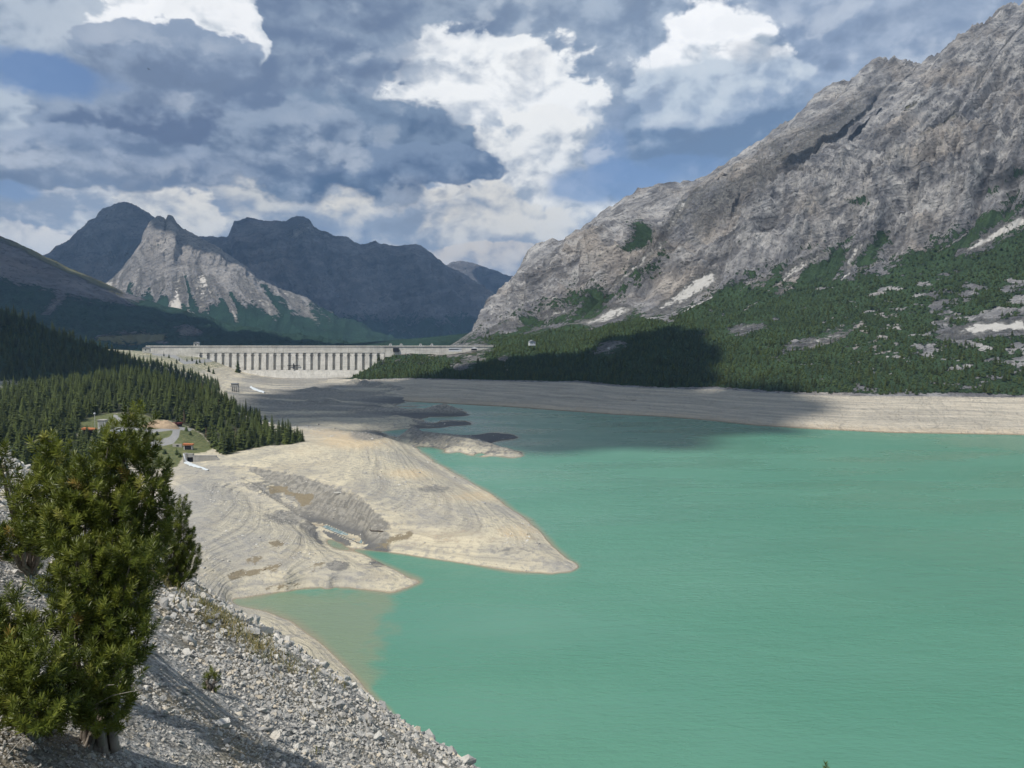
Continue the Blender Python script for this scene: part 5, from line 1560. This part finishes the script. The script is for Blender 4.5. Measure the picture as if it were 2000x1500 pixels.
heap(312, 834, 76, 13, M_SAND, 'sand_heap', 'broad tan heap of sand at the foot of the wood', 1)
heap(252, 830, 22, 13, plain('gravel_pile', srgb(190, 184, 174), .9, .2, 1), 'gravel_heap', 'small whitish gravel heap left of the tan sand heap', 5)
p = ground_hit(346, 833)
e = empty('dump_truck', tuple(p), -.5, 'dark red dump truck parked right of the sand heap', 'truck')
MB().box(-1.1, 1.1, -2.6, 2.6, .55, .9).build('chassis', M_DARK, e)
MB().box(-1.1, 1.1, -2.6, -1.1, .905, 2.4).build('cab', M_RED, e)
MB().box(-.95, .95, -2.66, -2.605, 1.6, 2.2).build('windscreen', M_GLASS, e)
MB().add([(-1.2, -.9, .91), (1.2, -.9, .91), (1.2, 2.7, .91), (-1.2, 2.7, .91), (-1.3, -1.0, 2.0), (1.3, -1.0, 2.0), (1.3, 3.0, 2.0), (-1.3, 3.0, 2.0)], [(0, 3, 2, 1), (0, 1, 5, 4), (1, 2, 6, 5), (2, 3, 7, 6), (3, 0, 4, 7), (4, 5, 6, 7)]).build('tipper_body', M_RED, e)
for sx in (-1.0, 1.0):
    for sy in (-1.8, 1.0, 2.0):
        MB().tube([(sx - .17, sy, .5), (sx + .17, sy, .5)], .5, 12).build('wheel', M_DARK, e)

# driftwood and single trees that stand apart
p = ground_hit(738, 1040)
lg = MB().tube([(-3.4, 1.2, .5), (-2.6, .2, .25), (0, -.1, .3), (2.4, -1.0, .22), (3.6, -2.0, .1)], [.1, .16, .2, .18, .08], 7)
lg.tube([(-2.6, .2, .3), (-2.9, .9, .9), (-3.0, 1.1, 1.4)], [.1, .07, .04], 5)
o = lg.build('driftwood_log', M_WOOD, None, True, loc=tuple(p))
tag(o, 'dark crooked driftwood log on the flank of the far spit', 'log')
p = ground_hit(664, 965)
o = MB().tube([(-2.6, .3, .3), (0, 0, .35), (2.4, -.3, .25)], [.22, .25, .16], 7).build('bleached_log', M_PLASTER, None, True, loc=tuple(p))
tag(o, 'short bleached log lying on the pale silt above the gully', 'log')
for (px, py, Y, sc, lb) in ((465, 733, 1085, 1.55, 'single tall dark conifer standing in front of the dam'), (408, 735, 990, .8, 'low bushy conifer on the bare slope left of the dam foot, left of a pair'), (417, 736, 985, .75, 'low bushy conifer on the bare slope left of the dam foot, right of a pair'), (740, 704, 1105, 1.0, 'single conifer at the right end of the row of niches')):
    p = at(px, py, Y=Y)
    if px < 700:
        p[2] = basin_z(p[0], p[1])
    tree_thing(p - np.array([0, 0, .5]), 4, sc, 1.0, lb, None)
for (px, py, Y) in ((330, 694, 1060), (350, 700, 1040), (365, 700, 1050), (375, 698, 1060), (390, 702, 1060), (345, 708, 1000), (358, 716, 960), (335, 712, 960), (372, 722, 930), (384, 706, 1040), (400, 706, 1055), (320, 690, 1080), (316, 702, 1000)):
    p = at(px, py, Y=Y)
    p[2] = basin_z(p[0], p[1])
    tree_thing(p - np.array([0, 0, .5]), int(RNG.integers(5)), float(RNG.uniform(.5, .8)), 0, 'small conifer scattered on the grey slope left of the dam', 'small conifers on the slope left of the dam')
for (px, py) in ((303, 893), (313, 878), (330, 897), (352, 893), (292, 905), (307, 850), (364, 842), (372, 850)):
    p = ground_hit(px, py)
    e = empty('pine_shrub', tuple(map(float, p)), 0, 'small dark pine shrub dotted on the meadow by the waterworks', 'shrub', 'pine shrubs dotted on the meadow')
    e.scale = (.8, .8, .9)
    put('stem', shr[0].parent.children[0].data if shr[0].parent.children else trunk_mesh(2.2, .08), e)
    put('crown', SHRUBC[int(RNG.integers(2))], e)

# the bird high on the left
b = MB()
for sx in (-1, 1):
    b.add([(0, .25, 0), (0, -.25, 0), (sx * 1.0, -.1, .35), (sx * 1.0, .2, .35), (sx * 2.1, -.35, .1)], [(0, 1, 2, 3), (3, 2, 4)])
b.tube([(0, -.9, 0), (0, -.4, 0), (0, .5, 0), (0, .9, 0)], [.05, .2, .18, .05], 6)
o = b.build('bird', M_DARK, None, True, loc=tuple(at(290, 135, Y=620)), rot=(0, .3, 1.0))
tag(o, 'dark bird soaring high in the clouds above the left mountains', 'bird')

# ------------------------------------------------------------------ foreground: stones of the scree
def mat_stone():
    mt, t = material('limestone')
    r = t.n('ShaderNodeObjectInfo').outputs['Random']
    o = t.n('ShaderNodeTexCoord').outputs['Object']
    n = t.noise(o, 2.0, 5, .65)
    c = t.mix(r, srgb(140, 139, 136), srgb(206, 202, 193))
    c = t.mix(t.m('MULTIPLY', t.mr(n, .45, .65), .5), c, srgb(136, 135, 134))
    c = t.mix(t.m('MULTIPLY', t.mr(r, .84, .9), .5), c, srgb(176, 160, 132))
    t.put(t.bsdf.inputs['Base Color'], c)
    t.put(t.bsdf.inputs['Normal'], bump(t, n, .5, .15))
    return mt


M_STONE = mat_stone()


def stone_mesh(seed):
    """angular broken block: an irregular hull cut by random planes"""
    rg = np.random.default_rng(seed)
    import bmesh
    bm = bmesh.new()
    for _ in range(16):
        v = rg.normal(size=3)
        v = v / np.linalg.norm(v) * np.array([.62, .5, .36]) * rg.uniform(.85, 1.1)
        v = np.clip(v, [-.5, -.42, -.26], [.5, .42, .26])
        bm.verts.new(v)
    res = bmesh.ops.convex_hull(bm, input=bm.verts)
    bmesh.ops.delete(bm, geom=[g for g in res['geom_interior'] if isinstance(g, bmesh.types.BMVert)], context='VERTS')
    me = bpy.data.meshes.new('stone')
    bm.to_mesh(me)
    bm.free()
    me.materials.append(M_STONE)
    return me


STONES = [stone_mesh(100 + i) for i in range(9)]


def slope_points(n, seed, box=(-1.02, .05, 2.2, 34)):
    rg = np.random.default_rng(seed)
    y = np.exp(rg.uniform(math.log(box[2]), math.log(box[3]), n))
    x = rg.uniform(box[0], box[1] + .25, n) * y
    z = slope_z(x, y)
    px, py = topx(np.stack([x, y, z], -1))
    return np.stack([x, y, z], -1), px, py


P, px, py = slope_points(270000, 31)
rg = np.random.default_rng(77)
patch = fbm(P[:, 0] / 1.9, P[:, 1] / 1.9, 6.6, 4)
inview = (px > -60) & (px < 1060) & (py < 1600)
size = P[:, 1] * rg.lognormal(-5.62, .50, len(P)) * np.interp(P[:, 1], [3, 8, 20], [.62, .85, 1.15])
keep = inview & (rg.random(len(P)) < np.clip(.55 + 1.9 * patch, .06, 1) * np.interp(P[:, 1], [3, 10, 20], [.55, .85, 1]))
P, px, py, size = P[keep], px[keep], py[keep], size[keep]
P[:, 2] += size * .12
TL = np.stack([rg.normal(0, .5, len(P)) - .3, rg.normal(0, .5, len(P)) + .45, 0 * size], -1)
# the largest lie as single stones of the slope
vis = np.where((px > 200) & (px < 1000) & (py < 1500) & (py > 1120))[0]
ordr = vis[np.argsort(-(size / P[:, 1])[vis])]
first = ordr[:300]
src = []
for i in first:
    k = int(rg.integers(9))
    s = float(size[i]) * 1.08
    o = put('stone', STONES[k], hill, tuple(map(float, P[i])), (float(TL[i, 0]), float(TL[i, 1]), float(rg.uniform(0, 6.28))), (s * float(rg.uniform(.9, 1.5)), s, s * float(rg.uniform(.8, 1.2))))
    src.append((k, o))
so_ = []
for k in range(9):
    so_.append(next(o for kk, o in src if kk == k))
mask = np.ones(len(P), bool)
mask[first] = False
P2, S2, T2 = P[mask], size[mask], TL[mask]
sc3 = np.stack([S2 * rg.uniform(.8, 1.5, len(S2)), S2, S2 * rg.uniform(.7, 1.2, len(S2))], -1)
sr = scatter('scree', P2, sc3, rg.uniform(0, 6.28, len(P2)), rg.integers(0, 9, len(P2)), so_, hill, tilt=T2)
sr['kind'] = 'stuff'


# ------------------------------------------------------------------ foreground: mountain pines
def mat_pine():
    mt, t = material('mountain_pine_needles')
    a = t.attr('tone')
    c = t.ramp(a, [(0.0, (0.022, 0.034, 0.006)), (0.35, (0.076, 0.100, 0.013)), (0.75, (0.176, 0.200, 0.030)), (0.93, (0.27, 0.27, 0.06)), (1.0, (0.34, 0.22, 0.06))])
    t.put(t.bsdf.inputs['Base Color'], c)
    t.put(t.bsdf.inputs['Roughness'], .45)
    t.put(t.bsdf.inputs['Specular IOR Level'], .35)
    tr = t.n('ShaderNodeBsdfTranslucent', {'Color': c})
    mx_ = t.n('ShaderNodeMixShader', {0: .22, 1: t.bsdf.outputs[0], 2: tr.outputs[0]})
    t.put(t.out.inputs['Surface'], mx_.outputs[0])
    return mt


M_PINE = mat_pine()
M_DEADTWIG = plain('bleached_twig', (0.30, 0.275, 0.24), .9, .25, 9)
M_TWIG = plain('grey_twig_bark', (0.17, 0.145, 0.12), .9, .35, 9)


def shoot(seed, L=.15, n=64, nl=.049):
    """needles of one shoot along +z: (verts, tris)"""
    rg = np.random.default_rng(seed)
    V, Fc = [], []
    for i in range(n):
        f = (i + rg.random()) / n
        a = i * 2.39996 + rg.normal() * .3
        z = f * L
        o = np.array([math.cos(a), math.sin(a), 0])
        lean_ = np.interp(f, [0, .7, 1], [.25, .6, 1.8]) + rg.normal() * .12
        d = o + np.array([0, 0, lean_])
        d /= np.linalg.norm(d)
        l = nl * rg.uniform(.75, 1.15)
        sd = np.cross(d, o + rg.normal(size=3) * .3)
        sd /= np.linalg.norm(sd)
        b = np.array([0, 0, z]) + o * .004
        w_ = .0027
        k = len(V)
        V += [b - sd * w_, b + sd * w_, b + d * l * .6 + sd * w_ * 1.1, b + d * l, b + d * l * .6 - sd * w_ * 1.1]
        Fc += [(k, k + 1, k + 2), (k, k + 2, k + 4), (k + 4, k + 2, k + 3)]
    return np.array(V), np.array(Fc)


SHOOTS = [shoot(200 + i, L=.06 + .016 * i) for i in range(5)]


def pine(name, base_px, lobes, label, seed, nshoot, limbs=60, sc=1.0, Ybase=None, slim=1.0):
    """lobes: (px, py, rx, ry, depth) masses of foliage; shoots stand on and inside them, limbs join them to the base"""
    rg = np.random.default_rng(seed)
    base = slope_at(*base_px) if Ybase is None else at(base_px[0], base_px[1], Y=Ybase)
    e = empty(name, tuple(map(float, base)), 0, label, 'pine bush')
    L = []
    for (px, py, rx, ry, Y) in lobes:
        Y = Y if Y > 3 else base[1] + Y
        c = at(px, py, Y=Y)
        k = Y / F * slim
        L.append((c, rx * k, max(rx, ry * .7) * k * .8, ry * k))
    wts = np.array([a[1] * a[3] + .05 * a[3] for a in L])
    wts = wts / wts.sum()
    pick = rg.choice(len(L), nshoot, p=wts)
    VV, FF, TT, n0 = [], [], [], 0
    tips, done = [], []
    for j in pick:
        c, rx, ry, rz = L[j]
        d = rg.normal(size=3)
        d /= np.linalg.norm(d)
        r = rg.uniform(.3, 1.0) ** .5
        q = c + d * np.array([rx, ry, rz]) * r
        if done and np.min(np.sum((np.array(done) - q) ** 2, 1)) < (.052 * sc) ** 2:
            continue
        if q[1] > 2 and q[2] < slope_z(q[0], q[1]) - .02:
            continue
        ax = d * np.array([.55, .55, .35]) + np.array([0, 0, .85]) + rg.normal(size=3) * .22
        ax /= np.linalg.norm(ax)
        V, Fc = SHOOTS[int(rg.integers(5))]
        u = np.cross(ax, [0.3, .9, .1])
        u /= np.linalg.norm(u)
        v = np.cross(ax, u)
        s = sc * rg.uniform(.75, 1.2)
        R = np.stack([u, v, ax], 0)
        VV.append(V @ R * s + q - base)
        FF.append(Fc + n0)
        n0 += len(V)
        tone = np.clip(rg.normal(.5, .17), .05, .92) if rg.random() > .012 else 1.0
        TT.append(np.clip(tone + rg.normal(0, .07, len(V)), 0, .95 if tone < 1 else 1.0))
        tips.append(q - base)
        done.append(q)
    fo = obj('foliage', np.concatenate(VV), np.concatenate(FF), M_PINE, e, smooth=False, attrs={'tone': np.concatenate(TT)})
    # limbs
    m = MB()
    tips = np.array(tips)
    for i in rg.choice(len(tips), min(limbs, len(tips)), replace=False):
        tp = tips[i]
        mid = tp * np.array([.34, .34, .5]) + np.array([rg.normal() * .06, rg.normal() * .06, 0])
        r0 = rg.uniform(.012, .03)
        pts = [Vector(np.array([rg.normal() * .05, rg.normal() * .05, -.05])), Vector(tp * .2 + mid * .25), Vector(mid), Vector(tp * .78 + mid * .22 + np.array([0, 0, .02])), Vector(tp)]
        m.tube(pts, [r0 * 1.3, r0, r0 * .7, r0 * .45, .003], 5, cap=False)
    m.build('branches', M_TWIG, e, True)
    dw = MB()
    for i in rg.choice(len(tips), max(1, nshoot // 700), replace=False):
        tp = tips[i] * 1.02
        d = rg.normal(size=3) * np.array([.2, .2, .1]) + np.array([0, -.05, .06])
        dw.tube([Vector(tp), Vector(tp + d * .5 + np.array([0, 0, .03])), Vector(tp + d)], [.0045, .003, .0015], 4, cap=False)
    dw.build('dead_twigs', M_DEADTWIG, e, True)['kind'] = 'stuff'
    return e


pine('mountain_pine', (185, 1455), [
    (265, 858, 19, 58, 5.6), (268, 822, 10, 28, 5.6), (240, 905, 26, 40, 5.6), (214, 884, 15, 42, 5.5), (212, 856, 9, 22, 5.5),
    (302, 880, 7, 26, 5.7), (326, 945, 8, 30, 5.7), (178, 905, 8, 30, 5.5), (150, 940, 9, 34, 5.5), (130, 985, 12, 34, 5.4), (338, 1005, 8, 26, 5.7), (268, 1090, 50, 22, 5.2), (292, 1150, 14, 30, 5.2), (285, 1230, 14, 26, 5.1), (95, 1150, 14, 34, 5.1),
    (300, 925, 26, 40, 5.7), (285, 985, 40, 70, 5.6), (305, 1040, 26, 50, 5.6),
    (180, 975, 60, 75, 5.5), (240, 1020, 60, 80, 5.5), (150, 1040, 60, 80, 5.4), (230, 1110, 62, 80, 5.3), (165, 1130, 60, 75, 5.2),
    (250, 1180, 42, 80, 5.25), (205, 1235, 58, 70, 5.1), (135, 1210, 42, 50, 5.0), (255, 1260, 34, 60, 5.1), (225, 1320, 46, 60, 4.9), (170, 1330, 48, 55, 4.8), (200, 1400, 46, 50, 4.75), (140, 1395, 60, 42, 4.7), (235, 1390, 26, 44, 4.8)],
    'large dark green mountain pine bush with two upright leaders in the left foreground', 1, 5200, 80, slim=.9, sc=.92)
pine('mountain_pine', (60, 1120), [(40, 1105, 40, 22, 0), (104, 915, 24, 50, 6.4), (90, 880, 12, 26, 6.4), (118, 880, 8, 22, 6.4), (75, 985, 44, 60, 6.2), (118, 990, 40, 60, 6.2), (30, 1060, 36, 34, 6.1), (100, 1050, 46, 45, 6.0), (-30, 1070, 40, 40, 6.0), (48, 975, 9, 30, 6.3), (5, 900, 9, 28, 6.6), (2, 935, 14, 22, 6.6)],
     'broad mountain pine bush reaching the left edge behind the tallest one', 2, 1500, 30, sc=1.05)
pine('mountain_pine', (345, 1150), [(355, 1010, 9, 38, 0), (335, 1035, 20, 36, 0), (352, 1070, 30, 50, 0), (325, 1085, 30, 45, -.2), (372, 1095, 16, 40, 0), (345, 1120, 38, 26, -.1)],
     'smaller pointed mountain pine on the slope edge right of the large bush', 3, 900, 26, sc=1.2)
pine('mountain_pine', (60, 1420), [(40, 1255, 42, 40, 4.7), (15, 1200, 26, 30, 4.8), (70, 1320, 60, 60, 4.5), (10, 1320, 40, 60, 4.5), (70, 1395, 70, 36, 4.4), (-40, 1280, 50, 100, 4.6)],
     'low spreading mountain pine at the bottom left edge of the slope', 4, 1700, 50)
pine('pine_sapling', (413, 1350), [(413, 1332, 15, 22, 0)], 'tiny pine seedling alone on the scree right of the large bush', 5, 26, 6, sc=.8)
pp = at(1615, 1500, Y=7.5)
pine('pine_sapling', (1615, 2100), [(1615, 1510, 7, 14, 7.5), (1610, 1560, 30, 40, 7.5), (1615, 1650, 60, 60, 7.5), (1610, 1780, 80, 80, 7.5)], 'tip of a young pine just above the lower frame edge before the lake', 6, 160, 20, sc=1.0, Ybase=7.5)

# ------------------------------------------------------------------ grass: tufts along the rim and between the stones
rg = np.random.default_rng(91)
GP, gx, gy = slope_points(60000, 92, (-1.02, .0, 2.6, 26))
s_ = .8 * GP[:, 1] + .6 * GP[:, 0]
rim = np.exp(-((s_ - 8.0 - .8 * fbm(GP[:, 0] / 2, GP[:, 1] / 2, 1.1, 3)) / .55) ** 2) * sstep(-GP[:, 0], 3.2, 5.0)
pt = np.clip(fbm(GP[:, 0] / 1.3, GP[:, 1] / 1.3, 8.8, 3) * 2.6 - .55, 0, 1)
kp = (rg.random(len(GP)) < np.maximum(rim * .85, pt * .16)) & (gx > -40) & (gx < 800) & (gy < 1560)
GP = GP[kp][:5200]
nb = 7
n = len(GP) * nb
root = np.repeat(GP, nb, 0) + np.concatenate([rg.normal(0, .03, (n, 2)), np.zeros((n, 1))], 1) * np.repeat(np.sqrt(GP[:, 1:2] / 6), nb, 0)
ln = rg.uniform(.06, .16, n) * np.sqrt(root[:, 1] / 7)
az = rg.uniform(0, 6.28, n)
bend = rg.uniform(.25, .9, n)
d1 = np.stack([np.cos(az) * bend, np.sin(az) * bend, np.ones(n)], -1)
d1 /= np.linalg.norm(d1, axis=1)[:, None]
sd = np.stack([-np.sin(az), np.cos(az), 0 * az], -1) * (.003 * np.sqrt(root[:, 1] / 6))[:, None]
tip = root + d1 * ln[:, None] + np.stack([np.cos(az), np.sin(az), -.3 * np.ones(n)], -1) * (ln * .35)[:, None]
midp = root + d1 * (ln * .55)[:, None]
V = np.stack([root - sd, root + sd, midp + sd * .8, tip, midp - sd * .8], 1).reshape(-1, 3)
b = np.arange(n)[:, None] * 5
Fg = np.concatenate([b + np.array([[0, 1, 2]]), b + np.array([[0, 2, 4]]), b + np.array([[4, 2, 3]])])
mt, t = material('dry_grass')
t.put(t.bsdf.inputs['Base Color'], t.ramp(t.attr('tone'), [(0, (0.06, 0.075, 0.02)), (.5, (0.13, 0.12, 0.045)), (1, (0.26, 0.20, 0.10))]))
go = obj('grass', V, Fg, mt, smooth=False, attrs={'tone': np.repeat(np.clip(rg.normal(.5, .25, n), 0, 1), 5)})
tag(go, 'dry yellow-green grass along the rim of the scree slope', 'grass', kind='stuff')

# ------------------------------------------------------------------ boulders and cobbles strewn over the drained lake bed
rg = np.random.default_rng(55)
n = 30000
y = np.exp(rg.uniform(math.log(215), math.log(640), n))
x = rg.uniform(-.48, .12, n) * y
z = basin_z(x, y)
bxp, byp = topx(np.stack([x, y, z], -1))
cl = fbm(x / 18, y / 18, 2.7, 4) + .5 * fbm(x / 70, y / 70, 1.2, 3)
ok = (z > .15) & (z < 13) & (bxp > 290) & (bxp < 1140) & (byp > 815) & (rg.random(n) < np.clip(.12 + 2 * cl, .03, 1)) & ~inpoly(bxp, byp, WOOD)
B = np.stack([x, y, z], -1)[ok]
sz = rg.lognormal(-1.05, .55, len(B)) * np.interp(B[:, 1], [220, 600], [.75, 1.6])
sz = np.minimum(sz, 2.2)
bs_ = scatter('cobbles', B, np.stack([sz * rg.uniform(.9, 1.5, len(B)), sz, sz * .8], -1), rg.uniform(0, 6.28, len(B)), rg.integers(0, 9, len(B)), so_, lake_bed, tilt=np.stack([rg.normal(0, .3, len(B)), rg.normal(0, .3, len(B)), 0 * sz], -1))
bs_['kind'] = 'stuff'

# ------------------------------------------------------------------ clouds that shade parts of the valley (high up, towards the sun)
mt, t = material('cloud_white')
t.put(t.bsdf.inputs['Base Color'], (.9, .9, .92, 1))
t.put(t.bsdf.inputs['Roughness'], 1.0)
M_CLOUD = mt


def cloud(poly, alt, seed, puff, label, thick=.45):
    """a cumulus whose shadow falls on the ground polygon `poly` (world x, y, z corners)"""
    rg = np.random.default_rng(seed)
    poly = np.array(poly, float)
    k = (alt - poly[:, 2]) / SUN[2]
    top = poly + SUN[None] * k[:, None]
    xy = [tuple(p[:2]) for p in top]
    lo, hi = top[:, :2].min(0), top[:, :2].max(0)
    c0 = np.array([(lo[0] + hi[0]) / 2, (lo[1] + hi[1]) / 2, alt])
    V0, F0 = [], []
    nu, nv_ = 18, 10
    a, b = np.meshgrid(np.linspace(0, 2 * np.pi, nu), np.linspace(0, np.pi, nv_))
    sph = np.stack([np.cos(a) * np.sin(b), np.sin(a) * np.sin(b), np.cos(b)], -1).reshape(-1, 3)
    fs = grid_faces(nv_, nu)
    VV, FF, n0 = [], [], 0
    pts = rg.uniform(lo - puff * .2, hi + puff * .2, (6000, 2))
    ok = signed(pts[:, 0], pts[:, 1], xy, puff * 1.2)
    pts = pts[(ok > .62) | ((ok > .3) & (rg.random(len(pts)) < .05))]
    pts = pts[poisson(pts, puff * .55)]
    for q in pts:
        r = puff * rg.uniform(.5, .95)
        s = sph * np.array([r, r, r * .75])
        s = s * (1 + .28 * fbm(s[:, 0] / r * 1.6 + q[0], s[:, 1] / r * 1.6 + q[1], s[:, 2] / r * 1.6, 3)[:, None])
        s[:, 2] = np.where(s[:, 2] < 0, s[:, 2] * .5, s[:, 2])
        VV.append(s + np.array([q[0], q[1], alt + r * thick * rg.uniform(0, 1)]) - c0)
        FF.append(fs + n0)
        n0 += len(s)
    o = obj('cloud', np.concatenate(VV), np.concatenate(FF), M_CLOUD, loc=tuple(c0))
    return tag(o, label, 'cloud', kind='stuff')


def W(lst):
    return [at(px, py, Y=Y) if Y else at(px, py, z=0) for px, py, Y in lst]


# over the basin in front of the dam, the opposite bank and the far arm of the lake
cloud(W([(440, 800, 700), (580, 822, 575), (700, 824, 0), (800, 858, 500), (940, 862, 0), (1130, 870, 0), (1300, 856, 0), (1430, 846, 0), (1510, 834, 605), (1530, 800, 655), (1510, 772, 705), (1380, 762, 755), (1200, 758, 815), (1060, 748, 900), (900, 748, 950), (800, 752, 960), (720, 752, 985), (660, 760, 930), (560, 772, 840)]), 3000, 1, 42, 'cumulus shading the drained basin before the dam')
# over the forest at the foot of the mountain
cloud(W([(1120, 748, 878), (1130, 726, 930), (1170, 706, 960), (1230, 676, 990), (1300, 664, 980), (1360, 690, 900), (1340, 745, 790), (1250, 754, 800)]), 1450, 2, 34, 'cumulus shading the forest at the foot of the mountain')
cloud(W([(860, 742, 990), (900, 732, 1010), (1000, 712, 1020), (1060, 702, 1020), (1120, 718, 960), (1110, 744, 890), (980, 744, 940)]), 1450, 3, 26, 'small cumulus shading the wooded bank right of the dam')
# over the wooded hill on the left
cloud(W([(-300, 600, 900), (-60, 622, 880), (60, 655, 880), (180, 696, 870), (300, 725, 860), (330, 760, 800), (250, 770, 700), (0, 770, 700), (-300, 780, 700)]), 1500, 4, 50, 'cumulus shading the wooded hill left of the dam')
# over the distant mountains, leaving the pale peak in the sun
cloud(W([(380, 600, 5300), (420, 450, 5700), (600, 420, 5700), (820, 470, 5700), (950, 510, 7300), (1100, 600, 7300), (1050, 670, 4200), (800, 690, 3900), (640, 690, 3800), (560, 640, 4300)]), 3600, 5, 300, 'broad cumulus bank shading the long distant ridge')
cloud(W([(20, 560, 4500), (90, 490, 4800), (240, 390, 4800), (300, 420, 4800), (270, 500, 4500), (180, 590, 4200)]), 3400, 6, 170, 'cumulus shading the dark distant summit')
cloud(W([(-400, 440, 2400), (-40, 470, 2500), (60, 520, 2450), (180, 575, 2400), (330, 630, 2200), (470, 664, 2100), (700, 680, 2000), (640, 690, 1700), (330, 690, 1600), (-300, 690, 1600)]), 2600, 7, 110, 'cumulus shading the forested lower slope on the left')

# ------------------------------------------------------------------ mountain air
mt = bpy.data.materials.new('haze_air')
mt.use_nodes = True
t = T(mt.node_tree)
pv = t.n('ShaderNodeVolumePrincipled', {'Color': (0.36, 0.62, 1.0, 1), 'Density': 0.000062, 'Anisotropy': 0.0})
t.n('ShaderNodeOutputMaterial', {'Volume': pv.outputs[0]})
hz = MB().box(-14000, 14000, -4000, 16000, -16, 1280).build('haze', mt)
tag(hz, kind='stuff')
hz['label'] = 'thin blue mountain air over the whole valley'
hz['category'] = 'haze'
